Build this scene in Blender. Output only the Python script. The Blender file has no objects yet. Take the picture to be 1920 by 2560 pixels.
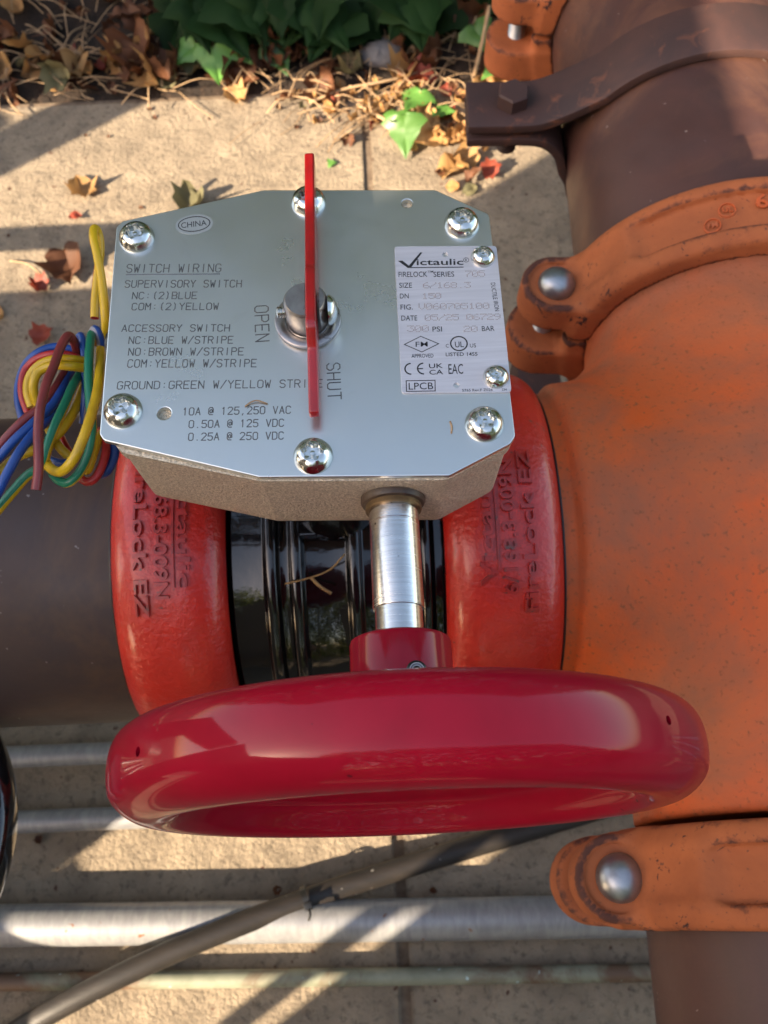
import bpy, bmesh, math, random
import numpy as np
from mathutils import Vector, Matrix
from math import sin, cos, pi, radians
random.seed(7); rng = np.random.default_rng(7)
S = 0.001                                   # everything below is written in millimetres
scene = bpy.context.scene
# ------------------------------------------------------------------ camera
cam_d = bpy.data.cameras.new('camera'); cam = bpy.data.objects.new('camera', cam_d)
scene.collection.objects.link(cam); scene.camera = cam
cam_d.sensor_fit = 'VERTICAL'; cam_d.sensor_height = 36; cam_d.sensor_width = 27
cam_d.lens = 32.55; cam_d.clip_start = 0.01; cam_d.clip_end = 300
M = Matrix(((.99904626, .04348102, -.00399619), (-.04159274, .91980046, -.39017581), (-.01328955, .3899699, .9207317))).to_4x4()
M.translation = Vector((21.065, -178.2, 482.0)) * S
cam.matrix_world = M
cam_d.dof.use_dof = True; cam_d.dof.focus_distance = 0.275; cam_d.dof.aperture_fstop = 26
# ------------------------------------------------------------------ sky, sun
AZ, EL = radians(33), radians(29)           # the sunlight travels towards AZ and down by EL
world = bpy.data.worlds.new('World'); scene.world = world; world.use_nodes = True
wn = world.node_tree.nodes; wl = world.node_tree.links
sky = wn.new('ShaderNodeTexSky'); sky.sky_type = 'NISHITA'; sky.sun_disc = False
sky.sun_elevation = EL; sky.sun_rotation = math.atan2(-cos(AZ), -sin(AZ))
sky.air_density = 1.0; sky.dust_density = 1.6; sky.ozone_density = 1.0
tint = wn.new('ShaderNodeMix'); tint.data_type = 'RGBA'; tint.blend_type = 'MULTIPLY'; tint.inputs[0].default_value = 1
tint.inputs[7].default_value = (1.17, 1.0, .85, 1); wl.new(sky.outputs[0], tint.inputs[6]); wl.new(tint.outputs[2], wn['Background'].inputs[0]); wn['Background'].inputs[1].default_value = 0.15
sun_d = bpy.data.lights.new('sun', 'SUN'); sun = bpy.data.objects.new('sun', sun_d); scene.collection.objects.link(sun)
sun_d.energy = 5.0; sun_d.angle = radians(0.42); sun_d.color = (1.0, 0.82, 0.60)
sun.rotation_euler = Vector((cos(AZ)*cos(EL), sin(AZ)*cos(EL), -sin(EL))).to_track_quat('-Z', 'Y').to_euler()
scene.view_settings.view_transform = 'Standard'; scene.view_settings.look = 'None'
scene.view_settings.exposure = 2.0; scene.view_settings.gamma = 1
scene.render.engine = 'CYCLES'
scene.cycles.max_bounces = 8

# ------------------------------------------------------------------ materials
def nodes(name):
    m = bpy.data.materials.new(name); m.use_nodes = True
    return m, m.node_tree.nodes, m.node_tree.links, m.node_tree.nodes['Principled BSDF']
def noise(n, l, co, scale, detail=4, rough=.6, dist=0):
    t = n.new('ShaderNodeTexNoise'); t.inputs['Scale'].default_value = scale; t.inputs['Detail'].default_value = detail
    t.inputs['Roughness'].default_value = rough; t.inputs['Distortion'].default_value = dist
    l.new(co, t.inputs['Vector']); return t.outputs['Fac']
def ramp(n, l, fac, a, b, lo=(0,0,0,1), hi=(1,1,1,1)):
    r = n.new('ShaderNodeValToRGB'); r.color_ramp.elements[0].position = a; r.color_ramp.elements[1].position = b
    r.color_ramp.elements[0].color = lo; r.color_ramp.elements[1].color = hi
    l.new(fac, r.inputs[0]); return r.outputs[0]
def mixc(n, l, fac, a, b):
    m = n.new('ShaderNodeMix'); m.data_type = 'RGBA'
    for s, v in ((0, fac), (6, a), (7, b)):
        if isinstance(v, (int, float)): m.inputs[s].default_value = v
        elif isinstance(v, tuple): m.inputs[s].default_value = (*v, 1) if len(v) == 3 else v
        else: l.new(v, m.inputs[s])
    return m.outputs[2]
def mat(name, c1, c2=None, scale=40, rough=.5, metal=0, bump=0, bscale=300, c3=None, s3=90, t3=(.6, .66), edge=None, c4=None, s4=500, t4=(.68, .72),
        coat=0, rvar=0, stretch=None, ramp1=(.35, .65), spec=.5, bdetail=3, b2=0, b2scale=30, sss=0, coat_r=.05, t3d=.8):
    m, n, l, b = nodes(name)
    tc = n.new('ShaderNodeTexCoord'); co = tc.outputs['Object']
    if stretch:
        mp = n.new('ShaderNodeMapping'); mp.inputs['Scale'].default_value = stretch; l.new(co, mp.inputs[0]); cs = mp.outputs[0]
    else: cs = co
    col = (*c1, 1)
    if c2: col = mixc(n, l, ramp(n, l, noise(n, l, cs, scale, 6, .62, .4), *ramp1), c1, c2)
    if c3: col = mixc(n, l, ramp(n, l, noise(n, l, co, s3, 6, .7, t3d), *t3), col, c3)
    if c4: col = mixc(n, l, ramp(n, l, noise(n, l, co, s4, 2, .5), *t4), col, c4)
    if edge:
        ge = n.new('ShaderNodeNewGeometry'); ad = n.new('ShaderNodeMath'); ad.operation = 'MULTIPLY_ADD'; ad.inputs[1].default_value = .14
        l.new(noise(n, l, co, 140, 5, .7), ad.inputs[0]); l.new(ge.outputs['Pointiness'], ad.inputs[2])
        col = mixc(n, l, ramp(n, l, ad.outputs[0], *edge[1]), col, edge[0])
    if isinstance(col, tuple): b.inputs['Base Color'].default_value = col
    else: l.new(col, b.inputs['Base Color'])
    b.inputs['Metallic'].default_value = metal; b.inputs['Roughness'].default_value = rough
    b.inputs['Specular IOR Level'].default_value = spec
    if coat: b.inputs['Coat Weight'].default_value = coat; b.inputs['Coat Roughness'].default_value = coat_r
    if rvar:
        r = n.new('ShaderNodeMapRange'); r.inputs[1].default_value = .3; r.inputs[2].default_value = .7
        r.inputs[3].default_value = rough - rvar; r.inputs[4].default_value = rough + rvar
        l.new(noise(n, l, cs, scale * 1.7, 5, .7), r.inputs[0]); l.new(r.outputs[0], b.inputs['Roughness'])
    if bump:
        bp = n.new('ShaderNodeBump'); bp.inputs['Distance'].default_value = bump * S; bp.inputs['Strength'].default_value = 1
        l.new(noise(n, l, cs, bscale, bdetail, .6), bp.inputs['Height'])
        out = bp
        if b2:
            b3 = n.new('ShaderNodeBump'); b3.inputs['Distance'].default_value = b2 * S
            l.new(noise(n, l, co, b2scale, 4, .55), b3.inputs['Height']); l.new(bp.outputs[0], b3.inputs['Normal']); out = b3
        l.new(out.outputs[0], b.inputs['Normal'])
    return m
MT = {}
MT['zinc'] = mat('zinc_plated_steel', (.73, .74, .69), (.66, .68, .66), 10, .30, .95, .008, 900, c3=(.58, .56, .52), s3=30, t3=(.6, .9), c4=(.16, .12, .09), s4=300, t4=(.785, .795), rvar=.055)
MT['screw'] = mat('plated_screw', (.68, .69, .65), (.58, .60, .58), 120, .2, 1, .01, 600, rvar=.04)
MT['name'] = mat('brushed_aluminium', (.62, .62, .66), (.54, .54, .58), 300, .38, .45, .02, 500, stretch=(.12, 3, 1))
MT['cast'] = mat('nickel_plated_casting', (.74, .65, .50), (.50, .43, .32), 1300, .42, .35, 1.0, 900, c3=(.18, .15, .11), s3=500, t3=(.62, .72), bdetail=5, ramp1=(.44, .56))
MT['steel'] = mat('turned_steel', (.62, .62, .60), (.52, .51, .49), 60, .22, 1, .05, 260, stretch=(.4, 12, .4), rvar=.07, c4=(.1, .08, .07), s4=500, t4=(.74, .76))
MT['dsteel'] = mat('dull_steel', (.30, .27, .26), (.42, .40, .38), 150, .34, .95, .03, 500, c3=(.14, .10, .08), s3=200, t3=(.58, .7))
MT['brass'] = mat('bronze_bushing', (.26, .18, .09), (.16, .11, .06), 160, .4, .8, .03, 400)
MT['grease'] = mat('dark_grease', (.03, .02, .015), (.08, .055, .035), 200, .45, 0, .2, 400)
MT['crimson'] = mat('crimson_paint', (.26, .0016, .014), (.30, .002, .017), 60, .45, 0, .03, 120, coat=.5, coat_r=.07, spec=.06, c4=(.1, .003, .01), s4=300, t4=(.77, .78))
MT['redpaint'] = mat('bright_red_paint', (.34, .005, .007), (.24, .005, .006), 90, .28, 0, .02, 400, coat=.4, c4=(.12, .01, .01), s4=450, t4=(.74, .76))
MT['hub'] = MT['crimson']
MT['redcast'] = mat('red_enamelled_iron', (.54, .018, .008), (.42, .012, .007), 30, .38, 0, .75, 330, c3=(.16, .05, .03), s3=70, t3=(.70, .74), c4=(.10, .03, .02), s4=260, t4=(.73, .76), b2=.25, b2scale=90, coat=.4, coat_r=.15, rvar=.05)
MT['redletter'] = mat('shade_toned_red_enamel', (.40, .013, .008), (.26, .012, .008), 200, .4, 0, .1, 420, c3=(.09, .03, .02), s3=160, t3=(.6, .66), coat=.3, coat_r=.2)  # darker letter red, the shade around the relief put into the colour
MT['orange'] = mat('weathered_orange_paint', (.66, .105, .020), (.46, .130, .050), 9, .56, 0, .28, 600, c3=(.30, .11, .058), s3=11, t3=(.40, .66), c4=(.26, .085, .035), s4=420, t4=(.60, .76), b2=.6, b2scale=60, rvar=.08, t3d=.3, spec=.22)
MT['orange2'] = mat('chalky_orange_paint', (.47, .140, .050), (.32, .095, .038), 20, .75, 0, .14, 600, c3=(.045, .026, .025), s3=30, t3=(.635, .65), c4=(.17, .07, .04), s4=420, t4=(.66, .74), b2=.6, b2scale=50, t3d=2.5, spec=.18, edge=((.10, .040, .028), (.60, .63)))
MT['pipe'] = mat('dark_painted_pipe', (.055, .029, .023), (.038, .024, .024), 14, .50, 0, .05, 500, c3=(.085, .044, .024), s3=9, t3=(.5, .68), c4=(.22, .19, .18), s4=190, t4=(.735, .76), rvar=.1, b2=.3, b2scale=30, spec=.45)
MT['pipered'] = mat('red_brown_pipe', (.085, .036, .028), (.055, .027, .024), 14, .46, 0, .05, 500, c3=(.12, .055, .034), s3=12, t3=(.5, .68), c4=(.26, .2, .18), s4=190, t4=(.735, .76), rvar=.1, b2=.3, b2scale=30, spec=.5)
MT['strap'] = mat('rusty_brown_strap', (.066, .030, .024), (.042, .022, .020), 30, .62, 0, .1, 500, c3=(.15, .055, .03), s3=60, t3=(.58, .7))
MT['black'] = mat('gloss_black_enamel', (.004, .004, .005), (.006, .006, .006), 40, .10, 0, .02, 120, coat=.5, coat_r=.03, spec=.4, c4=(.25, .23, .2), s4=170, t4=(.77, .775), b2=.5, b2scale=50)
MT['galv'] = mat('galvanised_conduit', (.25, .25, .26), (.34, .34, .34), 60, .42, .35, .05, 400, c3=(.30, .12, .03), s3=11, t3=(.72, .82), c4=(.25, .09, .03), s4=110, t4=(.72, .75), stretch=(3, 1, 1))
MT['galvg'] = mat('greenish_conduit', (.19, .20, .14), (.25, .26, .19), 70, .55, .1, .05, 400, c4=(.45, .6, .6), s4=160, t4=(.70, .74), c3=(.13, .08, .05), s3=6, t3=(.48, .58))
MT['cable'] = mat('weathered_cable_jacket', (.018, .015, .013), (.030, .024, .020), 120, .5, 0, .15, 500, c4=(.4, .37, .33), s4=210, t4=(.735, .76), stretch=(.3, 1, 1))
MT['tie'] = mat('black_nylon', (.010, .010, .010), None, rough=.35)
MT['blackin'] = mat('dark_ink', (.012, .012, .014), None, rough=.5)
MT['groove'] = mat('dark_stamping', (.10, .10, .10), (.16, .16, .155), 400, .42, .7)  # raised strokes in a darker grey than the plate
MT['dot'] = mat('pin_marking', (.40, .36, .36), None, rough=.5, metal=0)
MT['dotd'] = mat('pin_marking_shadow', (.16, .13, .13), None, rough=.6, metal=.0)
MT['clear'] = mat('clear_label_film', (.56, .58, .57), None, rough=.38, metal=.75)
MT['bolt'] = mat('zinc_bolt', (.42, .43, .44), (.30, .31, .33), 90, .38, .9, .06, 300, c3=(.2, .17, .14), s3=90, t3=(.6, .7))
MT['wood'] = mat('weathered_timber', (.30, .21, .13), (.22, .15, .10), 20, .8, 0, .3, 200, stretch=(6, 1, 6))
MT['soil'] = mat('dark_soil', (.014, .009, .006), (.03, .018, .011), 40, .95, 0, 3, 120, c3=(.05, .028, .016), s3=90, t3=(.55, .65), bdetail=6)
MT['concrete'] = mat('old_concrete', (.30, .238, .165), (.19, .150, .105), 22, .92, 0, 2.0, 240, c3=(.125, .098, .07), s3=130, t3=(.52, .66), c4=(.09, .045, .028), s4=100, t4=(.69, .73), b2=2.5, b2scale=45, bdetail=6, t3d=.3)
MT['joint'] = mat('joint_dirt', (.11, .075, .048), (.19, .14, .095), 90, .95, 0, 1, 300)
MT['twig'] = mat('dry_twig', (.30, .19, .10), (.40, .27, .15), 120, .8)
MT['stone'] = mat('grey_stone', (.16, .155, .16), (.22, .21, .21), 60, .8, 0, .5, 200)
def leafmat(name, c1, c2, trans=.25, rough=.5, scale=60, spec=.5):
    m, n, l, b = nodes(name); b.inputs['Specular IOR Level'].default_value = spec
    tc = n.new('ShaderNodeTexCoord')
    col = mixc(n, l, ramp(n, l, noise(n, l, tc.outputs['Object'], scale, 4, .6), .35, .65), c1, c2)
    oi = n.new('ShaderNodeObjectInfo'); hs = n.new('ShaderNodeHueSaturation')
    mr = n.new('ShaderNodeMapRange'); mr.inputs[3].default_value = .7; mr.inputs[4].default_value = 1.35
    l.new(oi.outputs['Random'], mr.inputs[0]); l.new(mr.outputs[0], hs.inputs['Value']); l.new(col, hs.inputs['Color'])
    l.new(hs.outputs[0], b.inputs['Base Color']); b.inputs['Roughness'].default_value = rough
    tr = n.new('ShaderNodeBsdfTranslucent'); l.new(hs.outputs[0], tr.inputs[0])
    mx = n.new('ShaderNodeMixShader'); mx.inputs[0].default_value = trans
    l.new(b.outputs[0], mx.inputs[1]); l.new(tr.outputs[0], mx.inputs[2]); l.new(mx.outputs[0], n['Material Output'].inputs[0])
    return m
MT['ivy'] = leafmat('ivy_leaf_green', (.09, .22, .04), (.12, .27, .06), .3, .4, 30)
MT['ivyd'] = leafmat('ivy_leaf_shaded', (.010, .030, .008), (.018, .045, .012), .15, .6, 30, .12)  # same ivy, with the shade of the bank put into the leaf colour
MT['tan'] = leafmat('dry_leaf_tan', (.46, .27, .10), (.34, .17, .06), .3, .7, 50)
MT['brown'] = leafmat('dry_leaf_brown', (.14, .05, .016), (.075, .028, .012), .25, .7, 50)
MT['redleaf'] = leafmat('dry_leaf_red', (.34, .06, .03), (.22, .05, .03), .25, .6, 50)
MT['olive'] = leafmat('withered_leaf_olive', (.16, .15, .07), (.22, .19, .10), .2, .8, 50)
MT['hedge'] = leafmat('hedge_leaf', (.07, .10, .03), (.035, .06, .02), .35, .5, 3)
MT['hedgey'] = leafmat('sunny_leaf', (.24, .27, .02), (.12, .18, .02), .45, .5, 3)
def wiremat(name, base, stripe=None, f0=.0, f1=.3):
    m, n, l, b = nodes(name)
    b.inputs['Roughness'].default_value = .33
    tc = n.new('ShaderNodeTexCoord'); sx = n.new('ShaderNodeSeparateXYZ'); l.new(tc.outputs['UV'], sx.inputs[0])
    col = mixc(n, l, ramp(n, l, noise(n, l, tc.outputs['Object'], 90, 3), .35, .7), base, tuple(c * .72 for c in base))
    if stripe:
        g = n.new('ShaderNodeMath'); g.operation = 'LESS_THAN'; g.inputs[1].default_value = f1; l.new(sx.outputs['Y'], g.inputs[0])
        col = mixc(n, l, g.outputs[0], col, stripe)
    l.new(col, b.inputs['Base Color'])
    return m
YEL, GRN, BLU, RED, MAR = (.62, .40, .012), (.006, .16, .085), (.012, .065, .29), (.42, .02, .02), (.22, .035, .035)
MT['w_yellow'] = wiremat('yellow_insulation', YEL); MT['w_yr'] = wiremat('yellow_red_stripe_insulation', RED, YEL, f1=.70)
MT['w_blue'] = wiremat('blue_insulation', BLU); MT['w_bs'] = wiremat('blue_stripe_insulation', BLU, (.25, .25, .3), f1=.2)
MT['w_mar'] = wiremat('brown_red_insulation', MAR); MT['w_red'] = wiremat('red_insulation', RED)
MT['w_gy'] = wiremat('green_yellow_stripe_insulation', YEL, GRN, f1=.66)

# ------------------------------------------------------------------ object helpers
COL = scene.collection
WLOC = {}
def link(name, me, parent=None, loc=(0, 0, 0)):
    o = bpy.data.objects.new(name, me); COL.objects.link(o)
    if parent is not None:
        o.parent = parent; o.location = (Vector(loc) * S) - WLOC[parent.name]
    else: o.location = Vector(loc) * S
    WLOC[o.name] = Vector(loc) * S
    return o
def thing(name, label, cat, loc=(0, 0, 0), group=None):
    o = link(name, None, None, loc); o.empty_display_size = .01
    o['label'] = label; o['category'] = cat
    if group: o['group'] = group
    return o
def tag(o, label, cat, group=None):
    o['label'] = label; o['category'] = cat
    if group: o['group'] = group
    return o
def mesh(name, V, F, m, smooth=True, sharp=None, uv=None):
    me = bpy.data.meshes.new(name)
    me.from_pydata([tuple(float(c) * S for c in v) for v in V], [], [tuple(int(i) for i in f) for f in F])
    for mm in (m if isinstance(m, (list, tuple)) else [m]): me.materials.append(MT[mm] if isinstance(mm, str) else mm)
    if smooth: me.polygons.foreach_set('use_smooth', [True] * len(me.polygons))
    if uv is not None:
        ul = me.uv_layers.new(name='UVMap'); ul.data.foreach_set('uv', np.array(uv, dtype=np.float32).ravel())
    if sharp: me.set_sharp_from_angle(angle=radians(sharp))
    me.update(); return me
def obj(name, V, F, m, parent=None, loc=(0, 0, 0), **k):
    # V in world millimetres; the object's origin is put at loc
    V = np.asarray(V, float) - np.asarray(loc, float)
    return link(name, mesh(name, V, F, m, **k), parent, loc)
def fix_normals(o):
    bm = bmesh.new(); bm.from_mesh(o.data); bmesh.ops.recalc_face_normals(bm, faces=bm.faces); bm.to_mesh(o.data); bm.free(); return o
def lathe(prof, n=64, close=True):
    """prof: list of (r, h); axis +Z; returns V, F. r==0 points become poles"""
    V, F, rings = [], [], []
    for r, h in prof:
        if r <= 1e-6: rings.append([len(V)]); V.append((0, 0, h))
        else:
            rings.append(list(range(len(V), len(V) + n)))
            V += [(r * cos(2*pi*i/n), r * sin(2*pi*i/n), h) for i in range(n)]
    prs = list(zip(rings[:-1], rings[1:]))
    for a, b in prs:
        for i in range(n):
            j = (i + 1) % n
            if len(a) == 1 and len(b) == 1: continue
            if len(a) == 1: F.append((a[0], b[j], b[i]))
            elif len(b) == 1: F.append((a[i], a[j], b[0]))
            else: F.append((a[i], a[j], b[j], b[i]))
    return np.array(V, float), F
def axis_map(V, ax):
    V = np.asarray(V, float)
    if ax == 'x': return np.stack([V[:, 2], V[:, 0], V[:, 1]], 1)       # z->x, x->y, y->z
    if ax == 'y': return np.stack([V[:, 1], V[:, 2], V[:, 0]], 1)       # z->y
    return V
def tube(path, r, n=12, sub=6, caps=True, squash=None, twist=0):
    P = np.array(path, float)
    if sub > 1:
        Q = []
        E = np.vstack([2*P[0]-P[1], P, 2*P[-1]-P[-2]])
        for i in range(1, len(E) - 2):
            for t in np.linspace(0, 1, sub, endpoint=False):
                a, b, c, d = E[i-1], E[i], E[i+1], E[i+2]
                Q.append(.5*((2*b)+(-a+c)*t+(2*a-5*b+4*c-d)*t*t+(-a+3*b-3*c+d)*t**3))
        Q.append(P[-1]); P = np.array(Q)
    T = np.gradient(P, axis=0); T /= np.linalg.norm(T, axis=1)[:, None]
    up = np.array([0, 0, 1.]);
    if abs(T[0] @ up) > .9: up = np.array([0, 1., 0])
    N = np.cross(up, T[0]); N /= np.linalg.norm(N)
    V, F, uvv = [], [], []
    L = 0
    for i, p in enumerate(P):
        N = N - T[i] * (N @ T[i]); N /= np.linalg.norm(N); B = np.cross(T[i], N)
        rr = r[i] if hasattr(r, '__len__') else r
        for k in range(n):
            a = 2*pi*k/n + twist * i / len(P)
            sx, sy = (squash or (1, 1))
            V.append(p + (N * cos(a) * sx + B * sin(a) * sy) * rr)
    UV = []
    for i in range(len(P) - 1):
        for k in range(n):
            j = (k + 1) % n
            F.append((i*n+k, i*n+j, (i+1)*n+j, (i+1)*n+k))
            UV += [(i, k/n), (i, (k+1)/n), (i+1, (k+1)/n), (i+1, k/n)]
    if caps:
        F.append(tuple(range(n-1, -1, -1))); UV += [(0, .9)] * n
        F.append(tuple((len(P)-1)*n + k for k in range(n))); UV += [(0, .9)] * n
    return np.array(V), F, UV
def join(*parts):
    V, F, o = [], [], 0
    for v, f in parts:
        V.append(np.asarray(v, float)); F += [tuple(i + o for i in q) for q in f]; o += len(v)
    return np.vstack(V), F
def box(x0, x1, y0, y1, z0, z1):
    V = [(x, y, z) for x in (x0, x1) for y in (y0, y1) for z in (z0, z1)]
    return np.array(V, float), [(0,1,3,2), (4,6,7,5), (0,4,5,1), (2,3,7,6), (0,2,6,4), (1,5,7,3)]
def bevel(o, w, seg=2, angle=30):
    bm = bmesh.new(); bm.from_mesh(o.data); bmesh.ops.recalc_face_normals(bm, faces=bm.faces)
    ed = [e for e in bm.edges if len(e.link_faces) == 2 and e.calc_face_angle(0) > radians(angle)]
    bmesh.ops.bevel(bm, geom=ed, offset=w * S, segments=seg, affect='EDGES', profile=.6)
    bm.to_mesh(o.data); bm.free()
    o.data.polygons.foreach_set('use_smooth', [True] * len(o.data.polygons)); o.data.set_sharp_from_angle(angle=radians(50))
    return o
def outline_solid(name, loops, z0, z1, m, parent, loc, bev=.3, xf=None):
    """extruded flat shape with holes, made from a filled 2D curve; loops: list of point lists (mm)"""
    cu = bpy.data.curves.new(name, 'CURVE'); cu.dimensions = '2D'; cu.fill_mode = 'BOTH'
    for lp in loops:
        sp = cu.splines.new('POLY'); sp.points.add(len(lp) - 1); sp.use_cyclic_u = True
        for p, q in zip(sp.points, lp): p.co = (q[0], q[1], 0, 1)
    cu.extrude = (z1 - z0) / 2 - bev; cu.bevel_depth = bev; cu.bevel_resolution = 1; cu.offset = -bev
    to = bpy.data.objects.new('tmp', cu); COL.objects.link(to)
    me = bpy.data.meshes.new_from_object(to.evaluated_get(bpy.context.evaluated_depsgraph_get()))
    V = np.array([tuple(v.co) for v in me.vertices]); F = [tuple(p.vertices) for p in me.polygons]
    bpy.data.objects.remove(to); bpy.data.curves.remove(cu); bpy.data.meshes.remove(me)
    V[:, 2] += (z0 + z1) / 2
    if xf is not None: V = xf(V)
    o = obj(name, V, F, m, parent, loc)
    bm = bmesh.new(); bm.from_mesh(o.data); bmesh.ops.remove_doubles(bm, verts=bm.verts, dist=1e-6)
    bmesh.ops.recalc_face_normals(bm, faces=bm.faces); bm.to_mesh(o.data); bm.free()
    o.data.set_sharp_from_angle(angle=radians(12))
    return o
def rounded(poly, r, n=5):
    """round the corners of a polygon"""
    out = []; N = len(poly)
    for i in range(N):
        a, b, c = np.array(poly[i-1], float), np.array(poly[i], float), np.array(poly[(i+1) % N], float)
        u = (a-b)/np.linalg.norm(a-b); v = (c-b)/np.linalg.norm(c-b)
        ang = math.acos(max(-1, min(1, float(u@v)))); d = min(r/math.tan(ang/2), .45*np.linalg.norm(a-b), .45*np.linalg.norm(c-b))
        p, q = b+u*d, b+v*d
        for t in np.linspace(0, 1, n): out.append(tuple((1-t)**2*p + 2*t*(1-t)*b + t*t*q))
    return out
def circle(cx, cy, r, n=24): return [(cx + r*cos(2*pi*i/n), cy + r*sin(2*pi*i/n)) for i in range(n)]
_tc = {}
def text_mesh(s, depth, offset=0, res=2):
    """text as mesh, normalised: cap height 1, starting at x=0; returns V (x,y,z), F, width"""
    key = (s, depth, offset, res)
    if key in _tc: return _tc[key]
    cu = bpy.data.curves.new('t', 'FONT'); cu.body = s; cu.size = 1; cu.extrude = depth / 2; cu.offset = offset; cu.resolution_u = res
    to = bpy.data.objects.new('tmp', cu); COL.objects.link(to)
    me = bpy.data.meshes.new_from_object(to.evaluated_get(bpy.context.evaluated_depsgraph_get()))
    V = np.array([tuple(v.co) for v in me.vertices]); F = [tuple(p.vertices) for p in me.polygons]
    bpy.data.objects.remove(to); bpy.data.curves.remove(cu); bpy.data.meshes.remove(me)
    V[:, :2] /= .729; V[:, 0] -= V[:, 0].min(); V[:, 2] += depth / 2
    _tc[key] = (V, F, V[:, 0].max()); return _tc[key]

# ------------------------------------------------------------------ surfaces grown from distance fields (cast iron shapes)
def surfnet(f, lo, hi, h, newton=2):
    lo = np.array(lo, float); n = np.ceil((np.array(hi) - lo) / h).astype(int) + 1
    ax = [lo[i] + h * np.arange(n[i]) for i in range(3)]
    G = np.stack(np.meshgrid(*ax, indexing='ij'), -1)
    D = f(G.reshape(-1, 3)).reshape(n)
    neg = D < 0
    cn = n - 1; acc = np.zeros((*cn, 3)); cnt = np.zeros(cn)
    sl = lambda o, d: tuple(slice(o[i], o[i] + cn[i]) for i in range(3))
    for a in range(3):
        b, c = [i for i in range(3) if i != a]
        for ob in (0, 1):
            for oc in (0, 1):
                o = [0, 0, 0]; o[b] = ob; o[c] = oc; o2 = list(o); o2[a] = 1
                d0, d1 = D[sl(o, 0)], D[sl(o2, 0)]; m = (d0 < 0) != (d1 < 0)
                t = np.where(m, d0 / np.where(m, d0 - d1, 1), 0)
                p = G[sl(o, 0)].copy(); p[..., a] += t * h
                acc += p * m[..., None]; cnt += m
    act = cnt > 0; idx = -np.ones(cn, int); idx[act] = np.arange(act.sum())
    V = acc[act] / cnt[act][:, None]
    F = []
    for a in range(3):
        b, c = (a + 1) % 3, (a + 2) % 3
        s0 = [slice(None)] * 3; s1 = [slice(None)] * 3; s0[a] = slice(0, -1); s1[a] = slice(1, None)
        m = neg[tuple(s0)] != neg[tuple(s1)]
        ii = np.argwhere(m); ok = (ii[:, b] > 0) & (ii[:, c] > 0) & (ii[:, b] < n[b]-1) & (ii[:, c] < n[c]-1); ii = ii[ok]
        eb = np.zeros(3, int); eb[b] = 1; ec = np.zeros(3, int); ec[c] = 1
        q = np.stack([idx[tuple(k.T)] for k in (ii-eb-ec, ii-ec, ii, ii-eb)], 1)
        flip = ~neg[tuple(ii.T)]
        q[flip] = q[flip][:, ::-1]
        F.append(q)
    F = np.vstack(F); F = F[(F >= 0).all(1)]
    e = .3
    for _ in range(newton):
        d = f(V); g = np.stack([(f(V + np.eye(3)[k]*e) - f(V - np.eye(3)[k]*e)) / (2*e) for k in range(3)], 1)
        g2 = np.maximum((g*g).sum(1), .3); st = np.clip(d / g2, -h*.6, h*.6); V = V - g * st[:, None]
    return V, F.tolist()
def smin(a, b, k):
    h = np.clip(.5 + .5*(b-a)/k, 0, 1); return b*(1-h) + a*h - k*h*(1-h)
def smax(a, b, k): return -smin(-a, -b, k)
def sd_capsule2(p, q, u, v):
    """2D distance to the segment u-v for coordinates p, q"""
    u = np.array(u, float); v = np.array(v, float); d = v - u
    t = np.clip(((p-u[0])*d[0] + (q-u[1])*d[1]) / (d@d), 0, 1)
    return np.hypot(p-u[0]-t*d[0], q-u[1]-t*d[1])

# measured tables, millimetres
ENGRAVED=[
  ('SWITCH WIRING',-61.64,23.10,-29.50,21.63,3.56),
  ('SUPERVISORY SWITCH',-61.75,16.94,-22.41,15.04,3.06),
  ('NC:(2)BLUE',-58.94,12.10,-37.32,11.11,2.89),
  ('COM:(2)YELLOW',-58.81,7.69,-29.95,6.34,2.86),
  ('ACCESSORY SWITCH',-61.57,-0.71,-26.00,-2.39,2.80),
  ('NC:BLUE W/STRIPE',-58.96,-5.57,-24.77,-7.12,2.89),
  ('NO:BROWN W/STRIPE',-58.81,-10.08,-21.25,-11.79,2.97),
  ('COM:YELLOW W/STRIPE',-58.76,-14.59,-16.98,-16.50,3.06),
  ('GROUND:GREEN W/YELLOW STRIPE',-61.54,-22.63,4.26,-25.09,2.99),
  ('10A @ 125,250 VAC',-40.06,-33.14,-5.88,-34.15,2.79),
  ('0.50A @ 125 VDC',-37.92,-37.77,-8.08,-38.68,2.76),
  ('0.25A @ 250 VDC',-37.88,-42.24,-8.17,-43.20,2.73),
  ('OPEN',-17.78,7.01,-17.30,-6.96,4.79),
  ('SHUT',5.86,-16.44,6.04,-29.82,4.51),
]
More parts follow.
